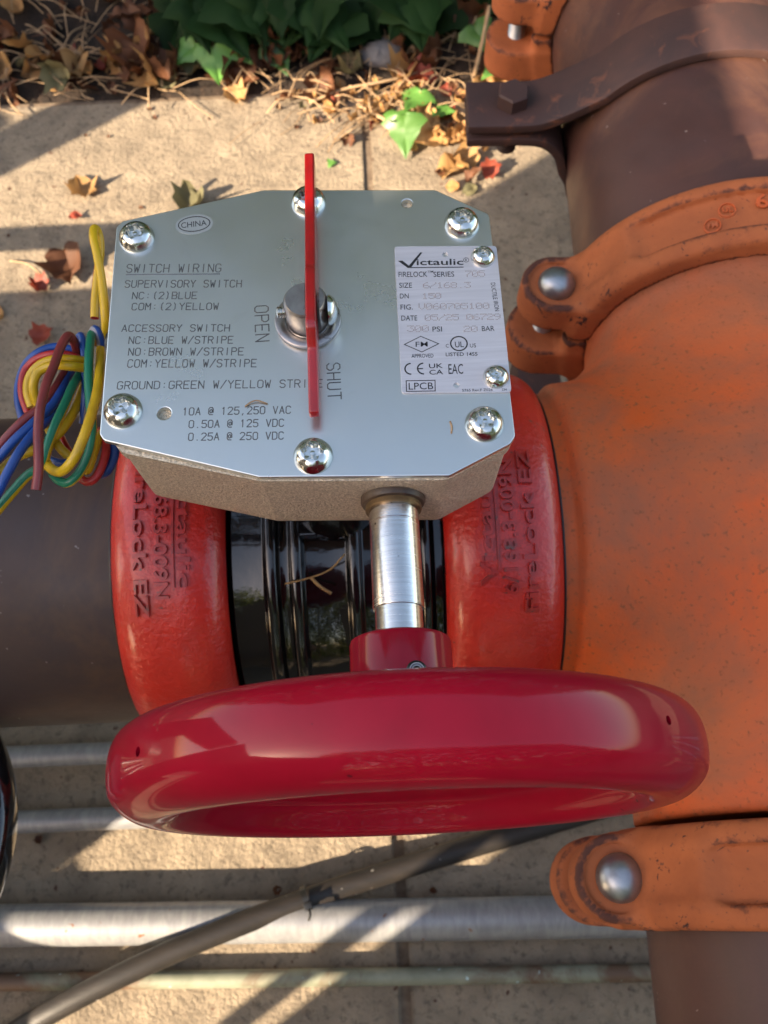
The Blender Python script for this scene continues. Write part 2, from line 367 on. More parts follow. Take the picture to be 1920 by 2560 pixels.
PRINT=[
  ('ictaulic',36.98,20.45,52.81,19.76,2.73),
  ('FIRELOCK',30.65,15.84,40.29,15.48,2.36),
  ('TM',40.55,17.08,42.43,17.05,0.94),
  ('SERIES',42.38,15.30,49.37,15.08,2.29),
  ('SIZE',30.66,11.43,34.93,11.28,2.26),
  ('DN',30.67,7.14,33.62,7.05,2.17),
  ('FIG.',30.68,2.69,34.74,2.55,2.21),
  ('DATE',30.73,-1.64,35.96,-1.84,2.19),
  ('PSI',40.70,-6.43,43.80,-6.52,2.16),
  ('BAR',56.86,-7.06,60.98,-7.14,2.16),
  ('FM',34.87,-11.94,38.80,-12.07,2.07),
  ('APPROVED',33.31,-16.09,40.40,-16.32,1.61),
  ('C',44.62,-12.74,45.57,-12.79,1.50),
  ('UL',47.65,-12.83,50.47,-12.85,2.38),
  ('US',52.47,-13.13,54.43,-13.17,1.69),
  ('LISTED 14S5',44.39,-16.03,54.65,-16.36,1.49),
  ('LPCB',31.80,-27.85,39.61,-28.05,2.77),
  ('5765 Rev.F Z026',48.70,-29.40,58.42,-29.64,1.02),
  ('234',61.28,-29.67,62.84,-29.74,0.90),
  ('DUCTILE IRON',61.34,11.85,61.76,0.46,1.65),
  ('UK',38.73,-20.25,43.15,-20.34,1.84),
  ('CA',38.69,-22.63,43.10,-22.72,1.89),
  ('EAC',44.84,-22.69,49.55,-22.86,4.04),
]
DOTS=[
  ('705',53.22,14.88,59.55,14.68,2.42),
  ('6/168.3',38.76,11.02,54.41,10.34,2.26),
  ('150',38.13,6.69,44.28,6.50,2.24),
  ('V060705100',36.80,2.57,59.91,1.65,2.34),
  ('05/25 06729',38.55,-1.91,63.20,-2.78,2.32),
  ('300',32.56,-5.95,39.37,-6.17,2.29),
  ('20',51.02,-6.95,55.30,-7.10,2.29),
]
WP={
 'yellow_top':[(-81.0,19.7,176),(-81.0,25.2,182),(-79.9,32.8,190),(-80.6,43.1,194),(-82.0,52.3,197),(-84.1,61.4,198),(-84.8,67.4,196),(-84.2,67.5,193),(-83.9,61.9,190),(-85.5,51.3,186),(-86.6,44.5,183),(-86.8,36.6,181)],
 'maroon_front':[(-90.4,18.2,186),(-89.1,17.7,194),(-90.2,17.8,197),(-91.3,10.9,200),(-91.9,0.5,203),(-92.9,-7.4,205),(-93.5,-16.7,206),(-93.4,-24.6,206),(-92.9,-32.5,205),(-92.9,-39.7,203),(-93.8,-45.6,201)],
 'blue_arch':[(-81.0,9.3,178),(-80.7,14.7,184),(-80.3,19.3,190),(-81.5,22.8,193),(-84.0,23.1,190),(-87.4,22.4,182),(-89.3,17.1,176)],
 'green_drop':[(-84.6,24.1,183),(-83.3,21.7,192),(-81.8,10.6,197),(-80.8,-1.0,198),(-79.8,-10.6,197),(-79.2,-18.9,194),(-80.6,-26.6,191),(-83.9,-32.5,188),(-88.6,-36.2,186),(-93.4,-33.9,184),(-97.5,-28.4,182)],
 'blue_arch2':[(-93.5,22.8,180),(-89.9,22.3,188),(-87.9,22.4,190),(-86.6,17.2,190),(-86.0,9.5,188),(-86.5,0.1,184),(-88.6,-8.1,178)],
 'yellow_front':[(-80.8,18.2,188),(-77.7,4.1,196),(-75.9,-9.8,202),(-76.3,-20.7,205),(-77.8,-29.6,206),(-80.9,-35.7,204),(-86.1,-38.6,200),(-92.3,-34.4,194),(-97.5,-26.5,187),(-98.1,-17.8,182),(-96.2,-9.5,178)],
 'blue_coil':[(-87.9,18.1,184),(-92.6,19.2,186),(-98.6,20.0,187),(-104.5,17.9,187),(-109.5,14.3,185),(-112.1,7.9,183),(-112.4,0.7,181),(-110.8,-5.8,179)],
 'red_coil':[(-87.0,13.7,186),(-91.2,14.5,189),(-96.6,14.3,191),(-103.0,13.5,190),(-107.8,10.5,188),(-109.3,5.3,187),(-109.2,0.0,185),(-107.4,-5.3,183)],
 'yellow_coil':[(-85.2,12.4,188),(-89.5,10.3,193),(-95.2,10.0,194),(-100.9,8.6,193),(-105.0,5.0,191),(-106.0,-0.1,189),(-104.6,-5.4,187)],
 'yellow_coil_inner':[(-84.2,8.1,190),(-88.5,6.1,195),(-94.1,6.1,196),(-99.4,5.2,195),(-101.9,1.9,194),(-102.8,-2.0,191),(-101.5,-6.1,187),(-98.7,-13.2,183),(-95.3,-19.1,181),(-91.2,-23.3,180)],
 'maroon_long':[(-95.8,11.9,182),(-96.4,1.2,188),(-99.0,-8.5,192),(-104.4,-14.4,193),(-109.6,-19.7,192),(-114.6,-24.9,190),(-121.0,-30.2,187)],
 'blue_long':[(-94.0,13.0,180),(-94.0,1.6,187),(-96.0,-8.1,191),(-100.4,-16.2,194),(-106.1,-22.5,194),(-111.5,-27.7,192),(-119.6,-34.0,188)],
 'blue_long_lower':[(-94.9,-2.4,184),(-96.8,-12.5,190),(-99.1,-21.7,196),(-102.3,-29.6,198),(-105.7,-36.3,197),(-108.7,-41.4,195),(-113.8,-47.3,190)],
 'green_long':[(-88.8,10.3,184),(-89.1,0.8,190),(-89.9,-9.5,194),(-91.7,-18.8,196),(-94.0,-26.3,195),(-96.6,-32.2,192),(-102.3,-34.2,189),(-107.3,-38.9,187),(-112.3,-44.1,185),(-117.8,-48.9,182)],
 'yellow_mid':[(-90.2,9.1,176),(-90.2,-2.1,181),(-92.5,-11.8,184),(-96.1,-17.8,185),(-101.7,-22.5,186),(-108.3,-25.4,186),(-114.0,-30.1,185),(-120.2,-34.3,183)],
 'red_small':[(-83.5,-8.1,172),(-78.5,-18.3,180),(-78.1,-26.0,182),(-80.7,-32.0,181),(-83.9,-33.3,180),(-87.4,-30.9,178)],
 'blue_small':[(-80.0,-9.4,172),(-76.1,-17.4,178),(-76.0,-23.0,178),(-78.2,-27.5,177),(-80.8,-28.1,175)],
 'yellow_small':[(-81.8,-11.4,176),(-81.3,-20.3,182),(-81.9,-26.8,184),(-83.6,-29.6,182),(-87.5,-27.5,178)],
 'blue_inner':[(-101.9,-20.8,176),(-97.0,-24.2,179),(-92.5,-25.5,180),(-90.4,-22.3,178)],
 'red_inner':[(-100.9,-5.0,170),(-97.3,-12.0,174),(-93.5,-18.4,176),(-90.8,-21.5,174)],
}

# ================================================================== GROUND
base = obj('pavement', *box(-2600, 2600, -2600, 700, -420, -323), 'joint', None, (0, 0, -323), smooth=False); base['kind'] = 'structure'
def slab(x0, x1, y0, y1):
    o = obj('slab', *box(x0, x1, y0, y1, -380, -320), 'concrete', base, ((x0+x1)/2, (y0+y1)/2, -320), smooth=False)
    bm = bmesh.new(); bm.from_mesh(o.data)
    bmesh.ops.bevel(bm, geom=[e for e in bm.edges], offset=2.0*S, segments=2, affect='EDGES'); bm.to_mesh(o.data); bm.free(); o.rotation_euler.z = 0
def joint_x(y): return 33.0 - .022 * (y + 263)
for y0, y1 in ((-2500, -1300), (-1290, -330), (-318, 694)):
    for x0, x1 in ((-2400, -1190), (-1180, 20.5), (28.5, 1230), (1240, 2400)):
        slab(x0, x1, y0, y1)
# soil bank beyond the slab
nx, ny = 90, 60
xs = np.linspace(-2600, 2600, nx); ys = np.concatenate([np.linspace(690, 1200, 40), np.linspace(1240, 6000, 20)])
V = []; F = []
for j, y in enumerate(ys):
    for i, x in enumerate(xs):
        z = -322 + (min(60, (y-690)*.1)) + 5*sin(x*.031+y*.02) + 4*sin(x*.013-y*.05) + rng.normal()*1.5
        if j == 0: z = -345
        V.append((x, y + (6*sin(x*.03) if j == 1 else 0), z))
F = [(j*nx+i, j*nx+i+1, (j+1)*nx+i+1, (j+1)*nx+i) for j in range(ny-1) for i in range(nx-1)]
soil = obj('soil', V, F, 'soil', None, (0, 690, -320)); soil['kind'] = 'structure'
g = obj('ground', *box(-60000, 60000, -60000, 60000, -470, -424), 'soil', None, (0, 0, -424), smooth=False); g['kind'] = 'structure'

# ================================================================== DARK PIPES, TEE
def pipe(name, label, x0, x1, group=None):
    prof = [(78, x0+2), (84.15, x0), (84.15, x1), (78, x1-2)] if x1 > x0 else []
    hs = np.linspace(x0, x1, 24)
    prof = [(76, x0+3)] + [(84.15, h) for h in hs] + [(76, x1-3)]
    return prof
V, F = lathe(pipe('p', '', -1400, -79), 128)
o = obj('steel_pipe', axis_map(V, 'x'), F, 'pipe', None, (-1400, 0, 0), sharp=40)
tag(fix_normals(o), 'dark brown painted steel pipe running to the left from the red coupling', 'pipe')
KX = .0338; RX0 = 231.3; RA = math.atan(KX)
def run(V):
    """local frame of the cross run (axis +Y through x=RX0) -> world"""
    V = np.asarray(V, float); c, s = cos(RA), sin(RA)
    return np.stack([RX0 + V[:, 0]*c + V[:, 1]*s, -V[:, 0]*s + V[:, 1]*c, V[:, 2]], 1)
def rp(x, y, z=0): return tuple(run([(x, y, z)])[0])
for y0, y1, lab in ((150, 1700, 'dark brown steel pipe held by the rusty strap clamp at top right'), (-1500, -176, 'dark brown steel pipe leaving the bottom right coupling')):
    V, F = lathe(pipe('p', '', y0, y1), 128)
    o = obj('steel_pipe', run(axis_map(V, 'y')), F, 'pipered', None, rp(0, y0 if y0 > 0 else y1), sharp=40)
    tag(fix_normals(o), lab, 'pipe')
def f_tee(P):
    c, s = cos(RA), sin(RA); X = P[:, 0] - RX0; Y = P[:, 1]; Z = P[:, 2]
    lx = X*c - Y*s; ly = X*s + Y*c
    rr = np.hypot(lx, Z); a = np.abs(ly)
    rad = 84.6 + 6.0 / (1 + np.exp((a - 106) / 6.0))
    runb = smax(rr - rad, a - 150, 2)
    rb = np.hypot(Y, Z)
    radb = 85.0 + 5.5 / (1 + np.exp(-(P[:, 0] - 113) / 1.2)) - 1.8*np.exp(-((P[:, 0]-111.5)/1.1)**2)
    br = np.maximum(rb - radb, np.maximum(80 - P[:, 0], P[:, 0] - 231))
    return smin(runb, br, 34)
V, F = surfnet(f_tee, (76, -166, -98), (334, 166, 98), 3.0)
tee = obj('tee_fitting', V, F, 'orange', None, (RX0, 0, 0)); tag(tee, 'large weathered orange cast tee fitting joining the three pipes', 'pipe fitting')
def bulge_ring(x, y, r, h, t, m='orange', par=tee):
    V, F = lathe([(r-t, 0), (r-t*.5, h*.8), (r, h), (r+t*.5, h*.8), (r+t, 0)], 28); return V, F
# cast marks on the tee (raised rings and a number)
def on_run(lx, ly, r=90.3):
    z = math.sqrt(r*r - lx*lx); return lx, ly, z
def patch_on_run(name, V, F, lx, ly, m, r, rot=0, par=tee):
    """wrap flat geometry (x,y,height) onto the run at local lx, ly"""
    V = np.asarray(V, float); c, s = cos(rot), sin(rot)
    x = V[:, 0]*c - V[:, 1]*s; y = V[:, 0]*s + V[:, 1]*c
    th = math.asin(lx / r) + x / r; rr = r + V[:, 2]
    W = run(np.stack([rr*np.sin(th), y + ly, rr*np.cos(th)], 1))
    return fix_normals(obj(name, W, F, m, par, tuple(W.mean(0)), sharp=40))
V, F = bulge_ring(0, 0, 5.5, 1.4, 2.6)
patch_on_run('cast_ring', V, F, -33, -20, 'orange', 90.0)
V, F = bulge_ring(0, 0, 8.5, .9, 1.6)
patch_on_run('cast_ring', V, F, -72, -52, 'orange', 90.2)

for (lx, ly, pts_, r_) in ((-48, 28, [(0, 0), (2.5, 1), (4, -.5)], 1.5),):
    V, F, uv = tube([(a, b, .2) for a, b in pts_], r_, 8, 4); patch_on_run('paint_chip', V, F, lx, ly, 'dot', 90.4)
for pts_ in ([(-38, 34), (-34, 38), (-33, 43), (-28, 45)], [(-40, 22), (-42, 17), (-41, 12)]):
    V, F, uv = tube([(a - pts_[0][0], b - pts_[0][1], -.05) for a, b in pts_], .38, 5, 4); patch_on_run('paint_crack', V, F, pts_[0][0], pts_[0][1], 'strap', 90.4)
# ================================================================== COUPLINGS (two half housings, two bolts)
def f_coupling(half, LR, lug=True, W=21.5, R=99.0):
    # local: pipe axis Y, split plane z=0, lugs at +-x
    def f(P):
        x, y, z = P[:, 0], P[:, 1], P[:, 2]; rho = np.hypot(x, z); t = np.abs(y)
        ring = smax(smax(rho - R, t - W, 3), (rho - R) * .80 + (t - W + 3.0) * .60, 2.5)
        chan = np.maximum(t - 11.5, (R - 4.6) - rho)
        ring = smax(ring, -chan, 2.0)
        if lug:
            ax = np.abs(x)
            za = np.abs(z)
            cap = sd_capsule2(ax, y, (80, 0), (LR, 0)) - (19.5 if half > 0 else 21.0)
            pad = smax(smax(cap, za - (30 if half > 0 else 38), 2.5), (9.0 if half > 0 else 13.0) - za, 2.5)
            dish = np.maximum(cap + 4.5, (27.6 if half > 0 else 90) - za)
            pad = smax(pad, -dish, 1.5)
            web = smax(smax(sd_capsule2(ax, za, (92, 22), (72, 58)) - 7, t - 13, 2.5), 6 - za, 2)
            body = smin(smin(ring, pad, 6), web, 7)
        else: body = ring
        body = np.maximum(body, 84.6 - rho)
        return np.maximum(body, (2.2 - z) if half > 0 else (z + 2.2))
    return f
def bolt_parts(par, X, zt, xf, head_r=10.8, m='bolt', bm='orange2'):
    # dome headed track bolt with nut below
    V, F = lathe([(0, 9.5), (3.5, 9.1), (6.6, 7.9), (9.2, 5.6), (head_r, 2.4), (head_r, .2), (head_r-1, 0)], 40)
    V = V + np.array([X[0], X[1], zt]); o = fix_normals(obj('bolt_head', xf(V), F, m, par, tuple(xf([(X[0], X[1], zt)])[0]), sharp=50))
    V, F = lathe([(0, -zt*2 - 22)] + [(6.2 + (.5 if k % 2 else -.3), -zt*2 - 20 + k*1.1) for k in range(56)] , 20)
    V = V + np.array([X[0], X[1], zt]); V[:, 2] = np.minimum(V[:, 2], zt)
    fix_normals(obj('bolt_shank', xf(V), F, m, par, tuple(xf([(X[0], X[1], -zt)])[0]), sharp=50))
    V, F = lathe([(6, -zt), (10.6, -zt - .5), (11, -zt - 2), (11, -zt - 10), (10.4, -zt - 11.5), (6, -zt-11.5)], 6)
    V = V + np.array([X[0], X[1], 0]); fix_normals(obj('nut', xf(V), F, m, par, tuple(xf([(X[0], X[1], -zt-1)])[0]), smooth=False))
halfmesh = {}
for hf, LR in ((1, 109), (-1, 109), (1, 104), (-1, 104)):
    halfmesh[hf, LR] = surfnet(f_coupling(hf, LR), (-134, -24, 0 if hf > 0 else -104), (134, 24, 104 if hf > 0 else 0), 1.9)
def orange_coupling(yc, label, tilt=0, LR=109):
    ct, st_ = cos(tilt), sin(tilt)
    def xf(V):
        V = np.asarray(V, float); return run(np.stack([V[:, 0]*ct + V[:, 2]*st_, V[:, 1] + yc, -V[:, 0]*st_ + V[:, 2]*ct], 1))
    t = thing('pipe_coupling', label, 'coupling', rp(0, yc), 'orange couplings on the cross pipe')
    for hf, nm in ((1, 'upper_housing'), (-1, 'lower_housing')):
        V, F = halfmesh[hf, LR]; obj(nm, xf(V), F, 'orange2', t, rp(0, yc), sharp=60)
    for sx in (-1, 1): bolt_parts(t, (sx*(LR-1), 0), 27.6, xf)
    return t, xf
def wrap_text(name, s, par, xf, th0, y0, hgt, width, r, depth=.8, m='orange', offset=.012):
    V, F, w = text_mesh(s, depth/hgt, offset)
    V = V.copy(); x = V[:, 0] / w * width; y = V[:, 1] * hgt; z = V[:, 2] * hgt
    th = th0 + x / r; rr = r - .25 + z
    return obj(name, xf(np.stack([rr*np.sin(th), y0 + y, rr*np.cos(th)], 1)), F, m, par, tuple(xf([(0, y0, r)])[0]), smooth=True, sharp=40)
c_up, xf = orange_coupling(148, 'chalky orange pipe coupling above the tee, its domed bolt right of the name plate', .05)
wrap_text('raised_lettering', '6/168.3', c_up, xf, -.17, 1, 9, 44, 95.6)
for dx, dy in ((-.32, 3), (-.41, -5)):
    V, F = lathe([(3.8, -.8), (4, .6), (4.6, .6), (5, -.8)], 24)
    th = dx; W = np.stack([(94.9+V[:, 2])*np.sin(th + V[:, 0]/100), dy+V[:, 1], (94.9+V[:, 2])*np.cos(th + V[:, 0]/100)], 1)
    fix_normals(obj('raised_ring', xf(W), F, 'orange', c_up, tuple(xf(W).mean(0)), sharp=40))
    wrap_text('raised_lettering', 'UL' if dx > -.35 else 'FM', c_up, xf, dx - .025, dy - 1.7, 3.4, 5, 95.2, .8)
c_lo, _ = orange_coupling(-175, 'chalky orange pipe coupling below the tee, its domed bolt right of the handwheel', 0, 104)
c_far, _ = orange_coupling(408, 'orange pipe coupling beyond the strap clamp, cut by the top edge of the photo')

# ------------------------------------------------------------------ strap clamp on the upper pipe
cl = thing('pipe_clamp', 'dark rusty flat strap clamp with hex bolt around the upper pipe', 'clamp', rp(-125, 292, 35))
def strap(name, pts, y0, y1, th):
    P = np.array(pts, float); T = np.gradient(P, axis=0); T /= np.linalg.norm(T, axis=1)[:, None]; N = np.stack([-T[:, 1], T[:, 0]], 1)
    V = []; F = []
    for p, nn in zip(P, N):
        for yy, o_ in ((y0, 0), (y1, 0), (y1, th), (y0, th)): V.append((p[0]+nn[0]*o_, yy, p[1]+nn[1]*o_))
    n = len(P)
    for i in range(n-1):
        for k in range(4): F.append((4*i+k, 4*i+(k+1) % 4, 4*i+4+(k+1) % 4, 4*i+4+k))
    F += [(3, 2, 1, 0), (4*n-4, 4*n-3, 4*n-2, 4*n-1)]
    o = fix_normals(obj(name, run(V), F, 'strap', cl, rp(P[0][0], y0, P[0][1]), sharp=40)); bevel(o, 1.2, 2, 50); return o
def smoothpath(pts, n=5):
    E = [np.array(p, float) for p in pts]; E = [2*E[0]-E[1]] + E + [2*E[-1]-E[-2]]; Q = []
    for i in range(1, len(E)-2):
        a, b, c, d = E[i-1:i+3]
        for t in np.linspace(0, 1, n, endpoint=False): Q.append(.5*((2*b)+(-a+c)*t+(2*a-5*b+4*c-d)*t*t+(-a+3*b-3*c+d)*t**3))
    Q.append(E[-2]); return Q
R1 = 85.2
arc = [(R1*cos(a), R1*sin(a)) for a in np.radians(np.linspace(142, 10, 23))]
strap('upper_strap', smoothpath([(-153, 30), (-140, 30), (-125, 30), (-108, 31), (-95, 36), (-84, 42)], 4) + [np.array(p) for p in arc] + [np.array((108, 6)), np.array((150, 5))], 268, 307, 6)
arc2 = [(-R1*cos(a), -R1*sin(a)) for a in np.radians(np.linspace(-14, 170, 30))]
lo_ = [(-153, 19), (-138, 19), (-120, 19), (-105, 17), (-95, 8), (-89, -8)]
arc2 = [(R1*cos(a), R1*sin(a)) for a in np.radians(np.linspace(192, 345, 26))]
strap('lower_strap', smoothpath(lo_, 4)[::1] + [np.array(p) for p in arc2] + [np.array((106, -3)), np.array((150, -4))], 268, 307, 6)
V, F = lathe([(0, 10), (9.6, 10), (10.6, 9), (10.6, 0), (0, 0)], 6); c, s = cos(.4), sin(.4)
V = np.stack([V[:, 0]*c-V[:, 1]*s, V[:, 0]*s+V[:, 1]*c, V[:, 2]], 1) + np.array([-124, 288, 36.2])
fix_normals(obj('hex_bolt', run(V), F, 'strap', cl, rp(-124, 288, 36), smooth=False))
V, F = lathe([(0, 1.6), (14, 1.6), (14.8, .6), (14.8, 0)], 36); V = V + np.array([-124, 288, 36.0])
V, F = lathe([(6, 0)] + [(6.2 + (.4 if k % 2 else -.3), -1.2*k) for k in range(18)] + [(0, -22)], 18); V = V + np.array([-124, 288, 19])
fix_normals(obj('bolt_end', run(V), F, 'strap', cl, rp(-124, 288, 19), sharp=40))
V, F = lathe([(6, 0), (10.6, -.5), (10.6, -9), (6, -9)], 6); V = V + np.array([-124, 288, 19])
fix_normals(obj('nut', run(V), F, 'strap', cl, rp(-124, 288, 19), smooth=False))

# ================================================================== RED COUPLINGS on the main pipe (smooth, low housings)
def rprof(t):    # outer radius over |t|<=1
    return 84.8 + 13.0 * (1 - abs(t)**3.2) ** .62
def red_coupling(xc, W, label, lines, up):
    t = thing('pipe_coupling', label, 'coupling', (xc, 0, 0), 'red couplings either side of the black valve body')
    ts = np.sin(np.linspace(-pi/2, pi/2, 33)); prof = [(84.3, xc - W)] + [(rprof(q), xc + q*W) for q in ts] + [(84.3, xc + W)]
    V, F = lathe(prof, 200); o = fix_normals(obj('housing', axis_map(V, 'x'), F, 'redcast', t, (xc, 0, 0)))
    for (s, xb, th0, th1, hgt) in lines:      # th in degrees from +Y towards +Z; text runs th0 -> th1
        V, F, w = text_mesh(s, .12, .014, 3)
        V = V.copy(); u = V[:, 0] / w; v = V[:, 1] * hgt
        th = np.radians(th0 + (th1 - th0) * u)
        x = xb + (-v if up else v)
        rr = np.array([rprof(np.clip((q - xc) / W, -.99, .99)) for q in x]) - .45 + V[:, 2] / .12 * 2.3
        P = np.stack([x, rr*np.cos(th), rr*np.sin(th)], 1)
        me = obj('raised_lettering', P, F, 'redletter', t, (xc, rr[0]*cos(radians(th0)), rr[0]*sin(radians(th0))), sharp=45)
    # underline of the first line
    s, xb, th0, th1, hgt = lines[0]; off = 2.2 if up else -2.2
    A = np.radians(np.linspace(th0 - (4 if up else 0) , th1, 24)); V = []; F = []
    for a in A:
        for dx, dr in ((-.7, -.4), (-.45, 1.2), (.45, 1.2), (.7, -.4)):
            x = xb + off + dx; r = rprof((x-xc)/W) + dr; V.append((x, r*cos(a), r*sin(a)))
    n = len(A)
    for i in range(n-1):
        for k in range(3): F.append((4*i+k, 4*i+k+1, 4*i+5+k, 4*i+4+k))
    F += [(0, 1, 2, 3), (4*n-1, 4*n-2, 4*n-3, 4*n-4)]
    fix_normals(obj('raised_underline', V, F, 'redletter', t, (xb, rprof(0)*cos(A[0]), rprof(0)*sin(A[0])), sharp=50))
    return t
red_coupling(77.5, 27.5, 'bright red cast coupling right of the black valve body, next to the orange tee',
    [('Victaulic', 71.0, 119.5, 86, 6.4), ('6/168.3-009N', 81.5, 122.0, 85.6, 6.4), ('FireLock EZ', 90.6, 127.0, 82.5, 6.4)], True)
red_coupling(-77.8, 26.5, 'red cast coupling left of the black valve body, on the dark pipe',
    [('Victaulic', -70.6, 83, 116.4, 6.0), ('6/168.3-009N', -81.2, 83, 119.1, 6.4), ('FireLock EZ', -90.6, 80, 123.8, 6.4)], False)
# thin dark gasket lines either side of the housings
for xg, nm in ((105.4, 0), (-104.6, 0)):
    V, F = lathe([(84.4, xg-.5), (85.9, xg-.4), (85.9, xg+.5), (84.4, xg+.6)], 128)
    tag(fix_normals(obj('gasket', axis_map(V, 'x'), F, 'tie', None, (xg, 0, 0))), 'thin black gasket lip between the right red coupling and the orange tee' if xg > 0 else 'thin black gasket lip between the left red coupling and the dark pipe', 'gasket')

# ================================================================== BUTTERFLY VALVE with gear operator
vl = thing('butterfly_valve', 'gear operated butterfly valve, black body under a silver gearbox, crimson handwheel', 'valve', (0, 0, 0))
prof = [(79, -52), (80, -50), (80, -34.5), (83.5, -33.5), (84, -31), (83.5, -28.5), (79.5, -27.5), (79.5, -22.5), (85.5, -21.5), (86, -19), (85.5, -16.5), (79, -15.5), (79, 4.5), (84.5, 5.5), (85, 8), (84.5, 10.5), (80, 11.5), (80, 38), (83, 40), (83, 43.5), (79, 45), (79, 52)]
V, F = lathe(prof, 160)
body = bevel(fix_normals(obj('valve_body', axis_map(V, 'x'), F, 'black', vl, (0, 0, 0))), .9, 2, 25)
# cross ridge closing the panel between the two ribs, and neck up to the gearbox
rg = np.radians(np.linspace(99, 103, 6)); V = []; F = []
for a in rg:
    for x in np.linspace(-18, 8, 14): V.append((x, 85.2*cos(a), 85.2*sin(a)))
for i in range(5):
    for k in range(13): F.append((14*i+k, 14*i+k+1, 14*i+15+k, 14*i+14+k))
V = V + [(v[0], v[1]*.92, v[2]*.92) for v in V]; n0 = 84
F = F + [tuple(i + n0 for i in reversed(q)) for q in F]
bnd = list(range(14)) + [14*i+13 for i in range(1, 6)] + list(range(82, 69, -1)) + [14*i for i in range(4, 0, -1)]
F += [(bnd[i], bnd[(i+1) % len(bnd)], bnd[(i+1) % len(bnd)]+n0, bnd[i]+n0) for i in range(len(bnd))]
bevel(fix_normals(obj('body_ridge', V, F, 'black', vl, (0, -14, 84))), .8, 2, 40)
f = lambda P: smin(np.maximum(np.hypot(P[:, 0], P[:, 1]) - 21, np.abs(P[:, 2]-132) - 52), np.maximum(np.hypot(P[:, 0]/1.25, P[:, 1]) - 33, np.abs(P[:, 2]-181) - 5), 8)
V, F = surfnet(f, (-46, -38, 76), (46, 38, 188), 3)
obj('neck', V, F, 'black', vl, (0, 0, 80), sharp=50)
# plate outline
PL = [(-65.9, -38.6), (-66.4, 42.7), (-64.4, 45.2), (-51.2, 48.2), (-15.2, 56.4), (45.4, 53.2), (63.4, 41.4), (64.1, -45.6), (62.3, -48.2), (42.6, -58.2), (-15.6, -55.9), (-64.4, -40.9)]
ctr = np.array([-.5, -.8])
HS = [tuple(ctr + (np.array(p) - ctr) * np.array([.975, .985])) for p in PL]
HS[0] = (-62.5, -37.5); HS[11] = (-58.5, -43.2)
poly = rounded(HS, 5, 5)
# gearbox: stacked rings, machined lip on top, slight draft and rolled lower edge
lev = [(181.5, -6), (182.0, -3.4), (183.2, -1.9), (185.5, -1.2), (194, -.8), (216, 0), (218.2, .2), (218.6, 1.2), (223.0, 1.3)]
Pg = np.array(poly); Cg = Pg.mean(0); N = len(Pg)
Tn = np.roll(Pg, -1, 0) - np.roll(Pg, 1, 0); Nn = np.stack([Tn[:, 1], -Tn[:, 0]], 1); Nn /= np.linalg.norm(Nn, axis=1)[:, None]
if (Nn * (Pg - Cg)).sum() < 0: Nn = -Nn
V = []; F = []
for z, off in lev:
    for p, nn in zip(Pg, Nn): V.append((p[0]+nn[0]*off, p[1]+nn[1]*off, z))
for k in range(len(lev)-1):
    for i in range(N): F.append((k*N+i, k*N+(i+1) % N, (k+1)*N+(i+1) % N, (k+1)*N+i))
F += [tuple(range(N-1, -1, -1)), tuple((len(lev)-1)*N + i for i in range(N))]
hs = fix_normals(obj('gearbox_housing', V, F, 'cast', vl, (0, 0, 205), sharp=50))
lp = rounded(PL, 2.2, 5)
plate = outline_solid('cover_plate', [lp, circle(35.1, 47.6, 1.9), circle(-45.9, -32.2, 2.2)], 223.1, 225.2, 'zinc', vl, (0, 0, 225), .35)
# screws: button heads with a six lobed pin recess
def screw_mesh(R, hz):
    n = 72; V = []; F = []
    rad = [(R*1.0, 0, 0), (R*1.0, .55, 0), (R*.965, 1.0, 0), (R*.90, hz*.52, 0), (R*.78, hz*.77, 0), (R*.62, hz*.92, 0), (R*.57, hz*.96, .5), (R*.50, hz*.97, 1), (R*.47, hz*.90, 1), (R*.44, hz*.30, 1), (R*.24, hz*.24, .2), (R*.14, hz*.24, 0), (R*.12, hz*.68, 0), (0, hz*.72, 0)]
    rings = []
    for r, z, w in rad:
        if r == 0: rings.append([len(V)]); V.append((0, 0, z)); continue
        rings.append(list(range(len(V), len(V)+n)))
        for i in range(n):
            a = 2*pi*i/n; rr = r * (1 + .13 * w * cos(6*a)); V.append((rr*cos(a), rr*sin(a), z))
    for a, b in zip(rings[:-1], rings[1:]):
        for i in range(n):
            j = (i+1) % n
            F.append((a[i], a[j], b[0]) if len(b) == 1 else (a[i], a[j], b[j], b[i]))
    return V, F
for (R, hz, z, pts) in ((6.15, 4.2, 225.2, [(-58.9, 37.3), (.6, 49.8), (53.6, 37.4), (54.8, -41.3), (1.1, -49.8), (-59.0, -31.0)]), (4.15, 3.0, 225.95, [(59.5, 22.3), (59.8, -24.8)])):
    V, F = screw_mesh(R, hz); me = mesh('screw', V, F, 'screw', sharp=38)
    for k, (x, y) in enumerate(pts):
        o = link('screw', me, vl, (x, y, z)); o.rotation_euler = (0, 0, rng.uniform(0, 6.28)) 
# dished washer under each large screw
V, F = lathe([(3.5, .02), (7.0, .02), (7.1, .35), (6.6, .6), (3.5, .6)], 40)
